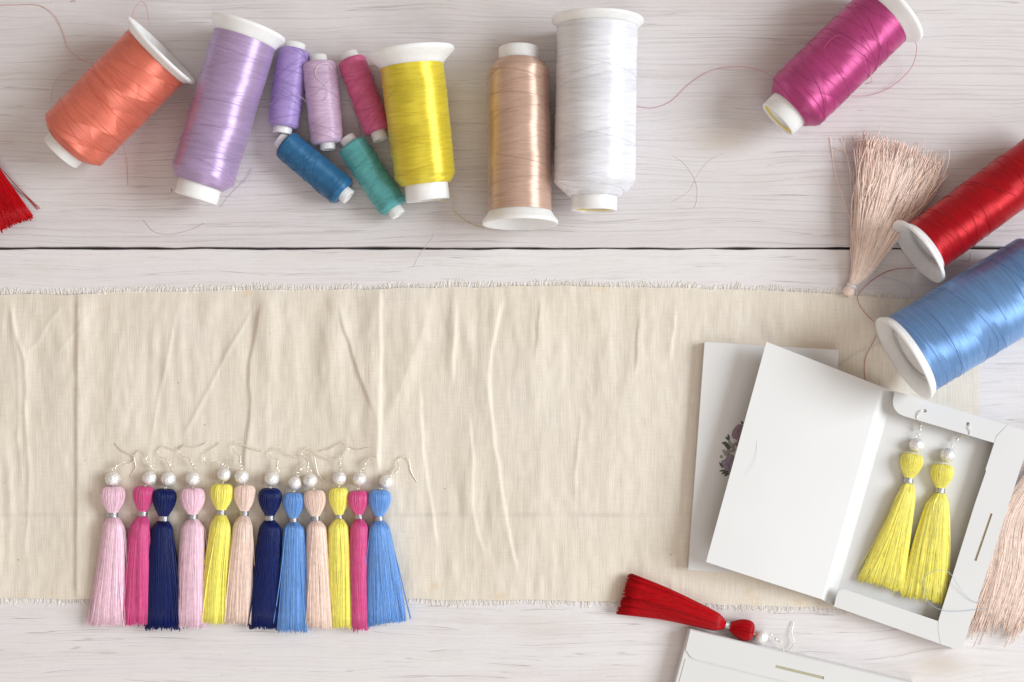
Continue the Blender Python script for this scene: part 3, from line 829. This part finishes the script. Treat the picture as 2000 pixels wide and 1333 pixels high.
def earring(label, mat, seed, group, bandp, bandw, headtop, headW, Lp, Rp, bead, beadr, hook, ball, rg, zb=5.0, n=540, hz=None, hook_z=None, flyl=None, hw=None, fly=0.03):
    r = np.random.default_rng(seed)
    c = ((Lp[-1][0] + Rp[-1][0]) / 2 * 0.5 + bandp[0] * 0.5, (Lp[-1][1] + Rp[-1][1]) / 2 * 0.5 + bandp[1] * 0.5)
    root = thing('tassel_earring', label, 'tassel earring', P(*c, 0), group)
    if hz is None: hz = (9, 16, 17, 16, 11)
    skirt(root, 'tassel_skirt', Lp, Rp, zb, mat, n, hz, seed=seed, flyl=flyl, fly=fly)
    bd = norm(np.array(headtop) - np.array(bandp))
    head(root, tuple(np.array(bandp) + bd * 4.0), headtop, headW, zb, mat, seed + 1)
    # silver thread band
    zc = zb + headW * 0.62
    A = P(*bandp, zc); T = P(*headtop, zc); d = norm(T - A)
    m = MB(); bl = 9.5; rb = bandw / 2 * 1.04
    prof = []
    for i in range(25):
        a = -bl / 2 - 1 + (bl + 2) * i / 24
        prof.append((a, rb + 0.35 * math.sin(i * math.pi * 0.5 * 1.0) if 0 < i < 24 else rb - 0.8))
    prof = [(prof[0][0], 2)] + prof + [(prof[-1][0], 2)]
    m.lathe(A, d, prof, 40, 0.86)
    m.build('silver_band', M_band, root)
    # bead with its hole tube
    bz = zb + beadr * 0.98
    m = MB(); m.ball(P(*bead, bz), beadr * (H - bz) / H, 32, 20)
    m.build('bead', M_bead, root)
    # wire link between knot and bead
    mid = ((bead[0] + headtop[0]) / 2, (bead[1] + headtop[1]) / 2)
    dv = norm(np.array([bead[0] - headtop[0], bead[1] - headtop[1]]))
    b_edge = (bead[0] - dv[0] * beadr, bead[1] - dv[1] * beadr)
    gap = math.hypot(b_edge[0] - headtop[0], b_edge[1] - headtop[1])
    lc = ((b_edge[0] + headtop[0]) / 2, (b_edge[1] + headtop[1]) / 2)
    ring(root, P(*lc, bz + 2.5), max(2.6, min(4.2, gap * 0.5 + 0.8)), 0.8, (dv[1] * 0.9, dv[0] * 0.9, 0.35 + r.uniform(-.2, .3)), M_silver)
    # loop above the bead
    ring(root, P(*rg, bz), 3.7, 0.85, (r.uniform(-.6, .6), r.uniform(-.6, .6), 0.8), M_silver)
    # hook
    hk = list(hook)
    if hook_z is None:
        nz = len(hk)
        hook_z = np.interp(np.linspace(0, 1, nz), [0, 0.25, 0.6, 1], [bz - 2, zb + 6, zb + 5, zb + 1.0])
    pts = [ball] + hk
    zz = np.concatenate([[bz - 1], hook_z])
    L = spline(PP(pts, zz), 70)
    m = MB(); m.tubes(L[None], 0.95, 6, caps=True)
    h = child_of(m.build('ear_hook', M_silver, root))
    m = MB(); m.ball(P(*ball, bz - 1), 3.3, 16, 10)
    m.build('hook_ball', M_silver, h)
    B = P(*ball, bz - 1); C = PP([hk[0]], [hook_z[0]])[0]
    dd = norm(C - B); ln = min(9.0, np.linalg.norm(C - B) * 0.9)
    tt = np.linspace(0, 1, 60); e1 = norm(np.cross(dd, (0, 0, 1.0))); e2 = np.cross(e1, dd)
    L = B + dd * (3 + tt[:, None] * ln) + 1.5 * (np.cos(tt * 30)[:, None] * e1 + np.sin(tt * 30)[:, None] * e2)
    m = MB(); m.tubes(L[None], 0.65, 5); m.build('wire_coil', M_silver, h)
    return root

M_lp = strand_mat('light_pink_silk', (0.92, 0.62, 0.74)); M_hp = strand_mat('hot_pink_silk', (0.74, 0.075, 0.275)); M_nv = strand_mat('navy_silk', (0.003, 0.012, 0.105), spec=0.35, sheen=0.0)
M_yl = strand_mat('yellow_silk', (0.97, 0.88, 0.16)); M_pe = strand_mat('peach_silk', (0.92, 0.70, 0.60)); M_pf = strand_mat('pale_peach_silk', (0.93, 0.745, 0.65)); M_sb = strand_mat('sky_blue_silk', (0.14, 0.34, 0.76)); M_rd = strand_mat('red_silk', (0.43, 0.0008, 0.005), spec=0.2, sheen=0.0)

ROW = 'tassel earrings in a row on the cloth'
SC = 3.2514
def cv(ox):
    return lambda x, y: (ox + x / SC, 840 + y / SC)
def row(label, mat, seed, ox, band, bw, top, wid, sh, mid, bot, yb, bead, br, rg, ball, hook, flyl=None, ysh=660, ymid=925, ybr=None):
    f = cv(ox)
    bx, by = band
    hb = (bw[1] - bw[0]) / 2
    ybr = ybr or yb
    Lp = [f(bw[0] + 4, by + 14), f((sh[0] * 2 + bw[0]) / 3, by + (ysh - by) * 0.5), f(sh[0], ysh), f(mid[0], ymid), f(bot[0], yb)]
    Rp = [f(bw[1] - 4, by + 14), f((sh[1] * 2 + bw[1]) / 3, by + (ysh - by) * 0.5), f(sh[1], ysh), f(mid[1], ymid), f(bot[1], ybr)]
    earring(label, mat, seed, ROW, f(*band), (bw[1] - bw[0]) / SC, f(*top), (wid[1] - wid[0]) / 2 / SC, Lp, Rp, f(*bead), br / SC,
            [f(*p) for p in hook], f(*ball), f(*rg), flyl=flyl)

row('light pink tassel earring at the left end of the row', M_lp, 100, 150, (228, 537), (195, 262), (228, 362), (153, 306), (162, 302), (128, 306), (88, 312), 1236,
    (228, 312), 48, (236, 250), (250, 228), [(297, 208), (315, 218), (350, 210), (366, 185), (350, 160), (290, 133), (240, 85)], flyl=(12, 0.34))
row('hot pink tassel earring between the light pink and navy ones at the left', M_hp, 110, 150, (418, 530), (388, 448), (430, 362), (360, 492), (335, 460), (312, 462), (302, 460), 1230,
    (462, 308), 46, (493, 253), (468, 230), [(437, 197), (446, 165), (425, 138), (395, 135), (370, 160), (368, 200), (372, 240), (338, 300)])
row('navy blue tassel earring between hot pink and light pink ones', M_nv, 120, 150, (550, 560), (518, 580), (560, 378), (487, 632), (474, 608), (452, 634), (436, 652), 1258,
    (582, 313), 47, (600, 252), (588, 220), [(565, 182), (530, 172), (514, 145), (532, 112), (570, 107), (620, 125), (658, 120), (678, 98)])
row('light pink tassel earring between the navy and yellow ones', M_lp, 130, 150, (735, 548), (704, 766), (735, 373), (658, 814), (662, 803), (646, 808), (640, 816), 1246,
    (738, 312), 47, (746, 242), (733, 218), [(714, 180), (670, 166), (652, 140), (668, 112), (700, 102), (770, 107), (825, 85)])
row('yellow tassel earring between the light pink and peach ones in the row', M_yl, 140, 150, (915, 520), (886, 943), (925, 346), (850, 995), (842, 975), (812, 956), (800, 942), 1222,
    (935, 285), 44, (952, 236), (922, 218), [(885, 203), (850, 217), (813, 203), (812, 165), (850, 130), (890, 105), (912, 80)])
row('peach tassel earring between the yellow and navy ones', M_pe, 150, 150, (1062, 527), (1034, 1090), (1068, 353), (998, 1135), (988, 1114), (960, 1116), (942, 1114), 1222,
    (1047, 298), 46, (1045, 238), (1037, 205), [(1037, 168), (1000, 140), (992, 105), (1015, 82), (1050, 88), (1100, 118), (1180, 137)])
row('navy blue tassel earring between the peach and sky blue ones', M_nv, 160, 480, (152, 557), (124, 180), (155, 374), (84, 227), (84, 222), (50, 212), (24, 200), 1254,
    (165, 312), 47, (200, 266), (197, 243), [(203, 193), (165, 175), (156, 145), (183, 119), (225, 122), (280, 160), (330, 170), (372, 167)])
row('sky blue tassel earring between the navy and peach ones', M_sb, 170, 480, (300, 570), (271, 328), (305, 402), (234, 371), (238, 368), (224, 380), (207, 386), 1272,
    (313, 338), 44, (331, 282), (347, 250), [(377, 216), (385, 188), (356, 163), (362, 133), (400, 114), (440, 135), (480, 168), (530, 185), (598, 180)], flyl=(6, 0.30))
row('peach tassel earring between the sky blue and yellow ones', M_pe, 180, 480, (442, 560), (414, 470), (435, 386), (366, 503), (389, 512), (386, 534), (388, 548), 1250,
    (410, 322), 46, (404, 262), (392, 236), [(398, 203), (380, 180), (352, 166), (366, 151), (400, 148), (434, 170), (446, 220), (460, 280), (500, 328)])
row('yellow tassel earring between the peach and hot pink ones in the row', M_yl, 190, 480, (592, 550), (567, 616), (590, 370), (527, 650), (529, 652), (528, 668), (555, 672), 1248,
    (595, 308), 45, (598, 250), (598, 215), [(606, 172), (640, 145), (654, 115), (636, 88), (600, 88), (540, 120), (472, 135)])
row('hot pink tassel earring between the yellow and sky blue ones', M_hp, 200, 480, (718, 550), (692, 743), (712, 390), (649, 780), (664, 776), (662, 768), (682, 774), 1260,
    (722, 313), 45, (740, 255), (757, 215), [(785, 180), (830, 178), (840, 142), (817, 114), (770, 115), (715, 125), (656, 107)])
row('sky blue tassel earring at the right end of the row', M_sb, 210, 480, (845, 560), (817, 875), (850, 384), (782, 920), (783, 918), (768, 972), (764, 1014), 1248,
    (893, 330), 45, (935, 283), (953, 270), [(975, 240), (964, 205), (980, 178), (1015, 172), (1040, 200), (1050, 265), (1086, 330)], ybr=1206)

BOXP = 'yellow tassel earrings inside the open box'
def fb(x, y): return (1620 + x / 2.7207, 760 + y / 2.7207)
earring('yellow tassel earring in the open box, hooked near its fold', M_yl, 300, BOXP, fb(420, 483), 48 / 2.72, fb(445, 346), 57 / 2.72,
        [fb(398, 500), fb(372, 545), fb(350, 590), fb(266, 780), fb(156, 1006)], [fb(446, 506), fb(452, 550), fb(452, 600), fb(428, 780), fb(394, 1082)],
        fb(462, 300), 39 / 2.72, [fb(488, 180), fb(466, 160), fb(470, 135), fb(488, 117), fb(508, 117)], fb(480, 215), fb(471, 248), zb=3.0, n=640, fly=0.004,
        hz=(9, 14, 15, 15, 10), hook_z=[18, 31, 33, 34, 29])
earring('yellow tassel earring in the open box, hooked near its slotted side', M_yl, 310, BOXP, fb(588, 537), 48 / 2.72, fb(603, 402), 57 / 2.72,
        [fb(564, 552), fb(534, 590), fb(508, 630), fb(440, 850), fb(384, 1095)], [fb(612, 552), fb(626, 590), fb(634, 640), fb(638, 850), fb(618, 1138)],
        fb(628, 353), 40 / 2.72, [fb(702, 246), fb(735, 252), fb(748, 225), fb(744, 200), fb(736, 186)], fb(680, 270), fb(657, 302), zb=3.0, n=640, fly=0.004,
        hz=(9, 14, 15, 15, 10), hook_z=[18, 29, 33, 34, 29])
def fr_(x, y): return (1180 + x / 3.7037, 1080 + y / 3.7037)
earring('red tassel earring lying below the boxes, its hook to the right', M_rd, 320, None, fr_(895, 526), 58 / 3.7, fr_(1075, 575), 74 / 3.7,
        [fr_(872, 548), fr_(820, 556), fr_(760, 552), fr_(430, 480), fr_(100, 438)], [fr_(884, 503), fr_(850, 462), fr_(790, 420), fr_(480, 270), fr_(190, 155)],
        fr_(1135, 610), 51 / 3.7, [fr_(1278, 648), fr_(1300, 706), fr_(1332, 708), fr_(1372, 655), fr_(1358, 600), fr_(1362, 545), fr_(1370, 495)], fr_(1242, 626), fr_(1207, 606), zb=2.0, n=680,
        hz=(9, 15, 16, 15, 11), fly=0.004)

# red tassel cut off by the left edge
tr = thing('tassel', 'red silk tassel cut off by the left edge', 'tassel', P(-20, 380, 0))
skirt(tr, 'tassel_skirt', [(-95, 232), (-88, 262), (-78, 320), (-45, 470)], [(-78, 224), (-50, 248), (-10, 318), (62, 424)], 1.5, M_rd, 680, (9, 15, 15, 11), seed=330, fly=0.0)
m = MB()
for (e, zz) in (((78, 408), 6), ((70, 404), 4), ((74, 410), 3)):
    m.tubes(spline(PP([(-20, 305), (5, 333), (40, 372), e], [24, 14, zz, 1.5]), 20)[None], 0.8, 3)
m.build('stray_strand', M_rd, tr)
head(tr, (-90, 222), (-112, 190), 21, 1.5, M_rd, 331)
m = MB(); a = P(-89, 224, 14); m.lathe(a, P(-112, 190, 14) - a, [(-5, 2), (-5, 9.5), (5, 9.5), (5, 2)], 32); m.build('silver_band', M_band, tr)

# loose peach tassel beside the red spool
tp = thing('tassel', 'unfinished peach thread tassel fanned out beside the red spool', 'tassel', P(1720, 420, 0))
sk = skirt(tp, 'tassel_skirt', [(1658, 556), (1664, 520), (1672, 420), (1676, 350), (1684, 282)], [(1672, 560), (1704, 532), (1764, 452), (1806, 394), (1836, 326)], 1.2, M_pf, 950, (8, 13, 20, 22, 16), rad=0.8, fly=0.05, seed=340, wave=0.10, K=22, endj=0.055)
m = MB()
r_ = np.random.default_rng(77)
L = []
for k in range(230):     # strands forming the arched cut end
    s = r_.uniform(0, 1)
    e = np.array([1690, 276]) * (1 - s) + np.array([1838, 318]) * s + np.array([0, -15 * math.sin(math.pi * min(1, s * 1.25))]) + r_.normal(0, 4, 2)
    b = np.array([1666, 545]) * (1 - s) + np.array([1690, 548]) * s
    md = (b + e) / 2 + r_.normal(0, 7, 2); q1 = b * .25 + e * .75 + r_.normal(0, 6, 2)
    z = r_.uniform(14, 44)
    L.append(spline(PP([b, md, q1, e], [14, z, z, r_.uniform(6, 34)]), 18))
for e, md in (((1622, 268), (1632, 340)), ((1668, 266), (1674, 320)), ((1690, 270), (1690, 330))):
    L.append(spline(PP([(1664, 530), (1662, 440), md, e], [8, 3, 2, 2]), 18))
L.append(spline(PP([(1662, 500), (1676, 340), (1652, 300), (1627, 288)], [8, 4, 2, 2]), 18))
m.tubes(np.array(L), 0.75, 4, r_.uniform(0.9, 1.2, len(L)))
m.build('stray_strands', M_pf, tp)
m = MB(); a = P(1664, 557, 10); m.lathe(a, P(1656, 574, 10) - a, [(-3, 3), (-2, 9), (3, 10.5), (5, 9.5), (6, 3)], 32, 0.9); m.build('thread_tie', M_twh, tp)
m = MB(); m.lathe(a, P(1656, 574, 10) - a, [(4, 7), (7, 10), (12, 11.5), (18, 11), (22, 8), (24, 3)], 32, 0.85)
for k in range(30):
    an = k * 2 * math.pi / 30
m.build('tassel_head', M_pf, tp)

# peach tassel under the open box at the right edge
tq_ = thing('tassel', 'loose peach thread tassel sticking out from under the open box', 'tassel', P(1960, 1080, 0))
skirt(tq_, 'tassel_skirt', [(2062, 850), (2008, 920), (1950, 1010), (1925, 1110), (1903, 1216)], [(2082, 850), (2080, 920), (2052, 1010), (2040, 1110), (1992, 1226)], 1.2, M_pf, 800, (8, 11, 12, 12, 9), rad=0.8, fly=0.10, seed=350, wave=0.16, K=26, endj=0.04)
head(tq_, (2072, 845), (2077, 805), 20, 1.2, M_pf, 351)
m = MB(); a = P(2072, 846, 12); m.lathe(a, P(2077, 805, 12) - a, [(-5, 2), (-5, 9), (5, 9), (5, 2)], 32); m.build('silver_band', M_band, tq_)

# ------------------------------------------------------------------ white card boxes
def arc(c, r, a0, a1, n=8):
    return [(c[0] + r * math.cos(R(a)), c[1] + r * math.sin(R(a))) for a in np.linspace(a0, a1, n)]

def quad_strip_box(name, corners, z0, z1, mat, root):
    m = MB(); m.prism([P(x, y, z1)[:2] for x, y in corners], z0, z1); return m.build(name, mat, root, smooth=False)

def bevel(o, w=1.2, seg=2):
    b = o.modifiers.new('edge', 'BEVEL'); b.width = w * S; b.segments = seg; b.limit_method = 'ANGLE'; b.angle_limit = R(50)
    return o

def with_holes(outline, holes, z, thick, name, mat, root):
    """flat card piece with real cut-outs (outline and holes in photo points)"""
    import bmesh
    bm = bmesh.new()
    loc = np.array(root['origin_units'])
    edges = []
    for loop in [outline] + holes:
        vs_ = [bm.verts.new((P(x, y, z) - loc) * S) for x, y in loop]
        edges += [bm.edges.new((vs_[i], vs_[(i + 1) % len(vs_)])) for i in range(len(vs_))]
    bmesh.ops.triangle_fill(bm, use_beauty=True, edges=edges, normal=(0, 0, 1))
    bmesh.ops.recalc_face_normals(bm, faces=bm.faces)
    for f in bm.faces:
        if f.normal.z < 0: f.normal_flip()
    ret = bmesh.ops.extrude_face_region(bm, geom=list(bm.faces))
    vs2 = [g for g in ret['geom'] if isinstance(g, bmesh.types.BMVert)]
    for v in vs2: v.co.z -= thick * S
    bmesh.ops.recalc_face_normals(bm, faces=bm.faces)
    me = bpy.data.meshes.new(name); bm.to_mesh(me); bm.free()
    me.materials.append(mat)
    o = bpy.data.objects.new(name, me); COL.objects.link(o); o.parent = root
    return o

BOXES = 'white card gift boxes'
# closed box underneath, with the flower print
TLb, TRb, BLb = np.array((1377, 669.)), np.array((1638, 685.)), np.array((1345, 1113.))
BRb = TRb + (BLb - TLb)
bx = thing('gift_box', 'closed white card box with a purple flower print under the open one', 'gift box', P(1490, 890, 0), BOXES)
bevel(quad_strip_box('box_body', [TLb, TRb, BRb, BLb], 3.5, 20.5, M_paper, bx), 1.0)
lid_in = [TLb + (1, 1), TRb + (-1, 1), BRb + (-1, -1), BLb + (1, -1)]
bevel(quad_strip_box('lid_panel', [TLb + (-1, -1), TRb + (1, -1), BRb + (1, 1), BLb + (-1, 1)], 21.0, 22.8, M_paper, bx), 0.5)

M_ptl = plain_mat('print_mauve', (0.36, 0.24, 0.31)); M_pt2 = plain_mat('print_lilac', (0.34, 0.28, 0.37)); M_plf = plain_mat('print_green', (0.10, 0.115, 0.08)); M_pin = plain_mat('print_ink', (0.03, 0.025, 0.028)); M_pcr = plain_mat('print_cream', (0.42, 0.37, 0.32))
def fz(x, y): return (1320 + x / 4.165, 640 + y / 4.165)
def blob(cx, cy, rx, ry, ang, lob=0.0, n=22, pw=1.0):
    t = np.linspace(0, 2 * math.pi, n, endpoint=False)
    rr = 1 + lob * np.sin(3 * t + ang)
    x = rx * rr * np.cos(t); y = ry * rr * np.sign(np.sin(t)) * np.abs(np.sin(t)) ** pw
    a = R(ang)
    return [fz(cx + x_ * math.cos(a) - y_ * math.sin(a), cy + x_ * math.sin(a) + y_ * math.cos(a)) for x_, y_ in zip(x, y)]
prints = {'mauve': [], 'lilac': [], 'leaf': [], 'ink': [], 'cream': []}
ptl = [('mauve', 505, 850, 62, 40, -60), ('mauve', 535, 880, 60, 44, -75), ('mauve', 565, 850, 50, 55, -60), ('mauve', 545, 925, 60, 30, -40),
       ('lilac', 425, 1095, 55, 32, -40), ('lilac', 405, 1115, 40, 26, 50), ('lilac', 440, 1075, 30, 45, 10), ('lilac', 425, 1145, 40, 22, 30), ('lilac', 470, 1120, 40, 46, 0),
       ('cream', 395, 1010, 16, 9, 30), ('cream', 410, 1030, 18, 9, -10), ('cream', 428, 1010, 16, 10, 60), ('cream', 450, 960, 18, 10, 30), ('cream', 470, 985, 18, 10, 70), ('cream', 455, 1005, 16, 9, 0), ('cream', 440, 940, 17, 9, 60), ('cream', 480, 950, 16, 10, -30), ('cream', 370, 1052, 9, 9, 0),
       ('leaf', 412, 955, 30, 14, 60), ('leaf', 400, 945, 26, 10, 20), ('leaf', 430, 890, 22, 7, 75), ('leaf', 420, 905, 22, 7, 40), ('leaf', 380, 1165, 26, 6, -5), ('leaf', 400, 1180, 30, 8, -20), ('leaf', 368, 1120, 28, 6, 60), ('leaf', 415, 1195, 26, 7, -30), ('leaf', 430, 975, 20, 16, 0), ('leaf', 540, 775, 14, 6, 60)]
for (kind, cx, cy, rx, ry, an) in ptl:
    prints[kind].append((blob(cx, cy, rx, ry, an, 0.06 if kind in ('mauve', 'lilac') else 0.0, pw=1.0 if kind != 'leaf' else 1.7), blob(cx, cy, rx + 2.4, ry + 2.4, an, 0.06 if kind in ('mauve', 'lilac') else 0.0, pw=1.0 if kind != 'leaf' else 1.7)))
fp = None
lev = 22.86
m = MB()
cnt = 0
allp = []
for kind, mm in (('leaf', M_plf), ('mauve', M_ptl), ('lilac', M_pt2), ('cream', M_pcr)):
    allp += [(kind, mm, f, o) for f, o in prints[kind]]
meshes = {}
for i, (kind, mm, f, o_) in enumerate(allp):
    zi = lev + 0.035 * i
    meshes.setdefault('ink', MB()).poly([P(x, y, zi) for x, y in o_][::-1])
    meshes.setdefault(kind, MB()).poly([P(x, y, zi + 0.018) for x, y in f][::-1])
inkp = child_of(meshes['ink'].build('flower_print', M_pin, bx, smooth=False))
for kind, mm in (('leaf', M_plf), ('mauve', M_ptl), ('lilac', M_pt2), ('cream', M_pcr)):
    meshes[kind].build('printed_leaves' if kind == 'leaf' else 'printed_petals', mm, inkp, smooth=False)

# open box
ob = thing('gift_box', 'open white card box holding two yellow tassel earrings', 'gift box', P(1760, 980, 0), BOXES)
lidLT, lidLB = (1497, 668), (1379, 1098)
lidRT, lidRB = (1722, 756), (1605, 1171)
spRT, spRB = (1746, 766), (1627, 1184)
zl, zh, zf = 66.0, 26.0, 5.0
def sheet(name, pts, thick=1.5, sag=0.0, n=14):
    """card sheet spanned between four corners, as a fine grid with thickness"""
    c = [P(x, y, z) for x, y, z in pts]
    u = np.linspace(0, 1, n)[:, None, None]; v = np.linspace(0, 1, n)[None, :, None]
    g = (c[0] * (1 - u) + c[1] * u) * (1 - v) + (c[3] * (1 - u) + c[2] * u) * v
    g[..., 2] += (sag * 4 * u * (1 - u))[..., 0]
    lo = g.copy(); lo[..., 2] -= thick
    k = np.arange(n * n).reshape(n, n); a, b, e, f = k[:-1, :-1], k[1:, :-1], k[1:, 1:], k[:-1, 1:]
    qt = np.stack([a, f, e, b], -1).reshape(-1, 4)
    nn = n * n
    rim = np.concatenate([k[:, 0], k[-1, 1:], k[-2::-1, -1], k[0, -2:0:-1]])
    r2 = np.roll(rim, -1)
    qs = np.stack([rim, r2, r2 + nn, rim + nn], -1)
    m = MB(); m.add(np.vstack([g.reshape(-1, 3), lo.reshape(-1, 3)]), np.vstack([qt, qt[:, ::-1] + nn, qs]))
    return m.build(name, M_paper, ob, smooth=True, sharp=40)
sheet('lid', [(*lidLT, zl), (*lidRT, zh), (*lidRB, zh), (*lidLB, zl)], sag=2.5)
sheet('spine', [(lidRT[0] - .2, lidRT[1] - .1, zh - .9), (*spRT, zf + 1), (*spRB, zf + 1), (lidRB[0] - .2, lidRB[1] - .1, zh - .9)], sag=-2.2)
trT, trB = (2016, 845), (1878, 1272)
zt = 31.0
spT2, spB2 = (1747.5, 764), (1627, 1184.5)
floor_pts = [P(*spRT, zf), P(*trT, zt) * (1, 1, 0) + (-1, 0, zf), P(*trB, zt) * (1, 1, 0) + (-1, 0, zf), P(*spRB, zf)]
m = MB(); m.prism([tuple(p) for p in floor_pts], 0, 1.5); m.build('tray_floor', M_paper, ob, smooth=False)
def wall(a, b, name):
    A = P(*a, zt); B = P(*b, zt); dv = norm((B - A)[:2]); nrm = np.array([-dv[1], dv[0]])
    cen = P(1820, 1010, zt)
    if np.dot(cen[:2] - A[:2], nrm) < 0: nrm = -nrm
    m = MB(); w = 1.4
    a0 = A[:2] + nrm * 0.4; b0 = B[:2] + nrm * 0.4
    m.prism([a0, b0, b0 + nrm * w, a0 + nrm * w], zf + 0.2, zt - 1.6)
    return m.build(name, M_paper, ob, smooth=False)
wall(spT2, trT, 'tray_wall'); wall(trT, trB, 'tray_wall'); wall(trB, (1629, 1185), 'tray_wall')
slot = [(1934.6, 1002.6), (1938.6, 1004.2), (1907.2, 1096.2), (1902.6, 1094.8)]
h1 = arc(fb(508, 117), 3.4, 0, 330, 12); h2 = arc(fb(736, 186), 3.4, 0, 330, 12)
top_flap = [(1747.5, 764), (1966.8, 830.6), (1945.8, 851.6), (1941.5, 865.5)] + [(1764, 812.5), (1755, 808), (1748.5, 801), (1744.5, 792), (1744, 783)]
with_holes(top_flap, [h1, h2], zt, 1.4, 'tray_flap', M_paper, ob)
right_flap = [(1967.5, 830.8), trT, trB, (1837.2, 1258.6), (1832.2, 1228.6), (1833.0, 1212), (1862, 1120), (1904, 985), (1926, 921), (1925, 917), (1946.4, 852.4)]
with_holes(right_flap, [slot], zt, 1.4, 'tray_flap', M_paper, ob)
for tab in ([(1930, 822), (1985, 838), (1962, 868), (1948, 850)], [(1826, 1221), (1842, 1216), (1850, 1262), (1830, 1257)]):
    m = MB(); m.prism([P(x, y, zt - 1.7)[:2] for x, y in tab], zt - 2.9, zt - 1.7); m.build('corner_tab', M_paper, ob, smooth=False)
M_slot_shade = plain_mat('slot_shade_tan', (0.56, 0.46, 0.30))  # tan stands in for shaded white card seen through the slot
m = MB(); m.prism([P(x, y, zt - 3)[:2] for x, y in ((1932, 992), (1945, 996), (1911, 1106), (1897, 1101))], zt - 4, zt - 2.6); m.build('slot_backing', M_slot_shade, ob, smooth=False)  # added panel that carries the painted slot shade
bot_flap = [(1629, 1185), (1634, 1163), (1637.5, 1155), (1643, 1151.6), (1650, 1151.8), (1832, 1213.5), (1831.6, 1228.8), (1836.5, 1258.2)]
with_holes(bot_flap, [], zt, 1.4, 'tray_flap', M_paper, ob)

# box cut off at the bottom edge
cb = thing('gift_box', 'closed white card box with a narrow slot at the bottom edge', 'gift box', P(1520, 1400, 0), BOXES)
c0 = np.array((1347, 1229.)); ux = norm(np.array((371, 90.))); uy = norm(np.array((-29, 107.)))
def cbp(a, b): return tuple(c0 + ux * a + uy * b)
bevel(quad_strip_box('box_body', [cbp(0, 0), cbp(455, 0), cbp(455, 262), cbp(0, 262)], 0.3, 29.5, M_paper, cb), 1.6)
o = with_holes([cbp(2, 2), cbp(453, 2), cbp(453, 38), cbp(436, 57), cbp(24, 55), cbp(17, 53), cbp(3, 41)], [[cbp(181, 28.5), cbp(278, 28.5), cbp(278, 34), cbp(181, 34)]], 31.4, 1.6, 'slotted_flap', M_paper, cb)
M_olive = plain_mat('slot_shade_olive', (0.47, 0.44, 0.30))  # olive strip paints the shade of the card under this slot
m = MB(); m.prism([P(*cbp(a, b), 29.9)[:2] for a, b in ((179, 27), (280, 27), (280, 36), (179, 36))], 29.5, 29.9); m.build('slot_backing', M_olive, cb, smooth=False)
m = MB(); m.prism([P(*cbp(a, b), 30.6)[:2] for a, b in ((7, 58.5), (448, 60.5), (448, 258), (7, 258))], 29.4, 30.6); bevel(m.build('front_panel', M_paper, cb, smooth=False), 0.4, 1)

# ------------------------------------------------------------------ loose threads
def loose(label, pts, z, mat, rad=0.6):
    m = MB(); pts = np.asarray(pts, float)
    m.tubes(spline(PP(pts, z), 70)[None], rad * 0.8, 4)
    o = m.build('loose_thread', mat)
    o['label'] = label; o['category'] = 'thread'
    return o
loose('pale blue thread looped over the open box and its tassel', [(1795, 1110), (1803, 1140), (1812, 1175), (1840, 1192), (1880, 1194), (1930, 1188)], [24, 28, 30, 33, 33, 33], M_tbl, 0.6)
loose('pale blue thread arching across the box flap', [(1803, 1140), (1808, 1125), (1830, 1114), (1855, 1120), (1875, 1150), (1895, 1172), (1918, 1180)], [30, 36, 44, 42, 36, 33, 33], M_tbl, 0.6)
loose('cream thread curled on bare wood near the knot', [(1316, 305), (1335, 318), (1352, 340), (1362, 365), (1361, 395), (1352, 408), (1322, 406)], 0.9, M_tcr, 0.5)
loose('second cream thread on bare wood crossing the curled one', [(1312, 396), (1345, 375), (1362, 345), (1385, 315), (1415, 300)], 0.9, M_tcr, 0.4)
loose('faint grey lilac thread on the wood below the lavender spool', [(280, 430), (300, 452), (330, 458), (370, 450), (400, 436)], 1.0, M_tli, 0.42)
loose('fine white thread lying across the plank gap below the yellow spool', [(850, 452), (842, 470), (826, 490), (808, 522)], 1.2, M_twh, 0.4)
loose('tiny scrap of red thread at the top left of the table', [(137, 4), (142, 2), (147, 3)], 1.0, M_tre, 0.5)
loose('tiny scrap of dark red thread left of the lavender neck', [(334, 368), (335, 372), (335, 376)], 1.0, M_tre, 0.5)
loose('white hair-thin thread lying on the open box lid', [(1473, 842), (1478, 868), (1476, 900), (1462, 930)], [62, 62, 64, 68], M_twh, 0.35)

for o in COL.objects:
    for k in ('origin_units', 'axis'):
        if k in o: del o[k]
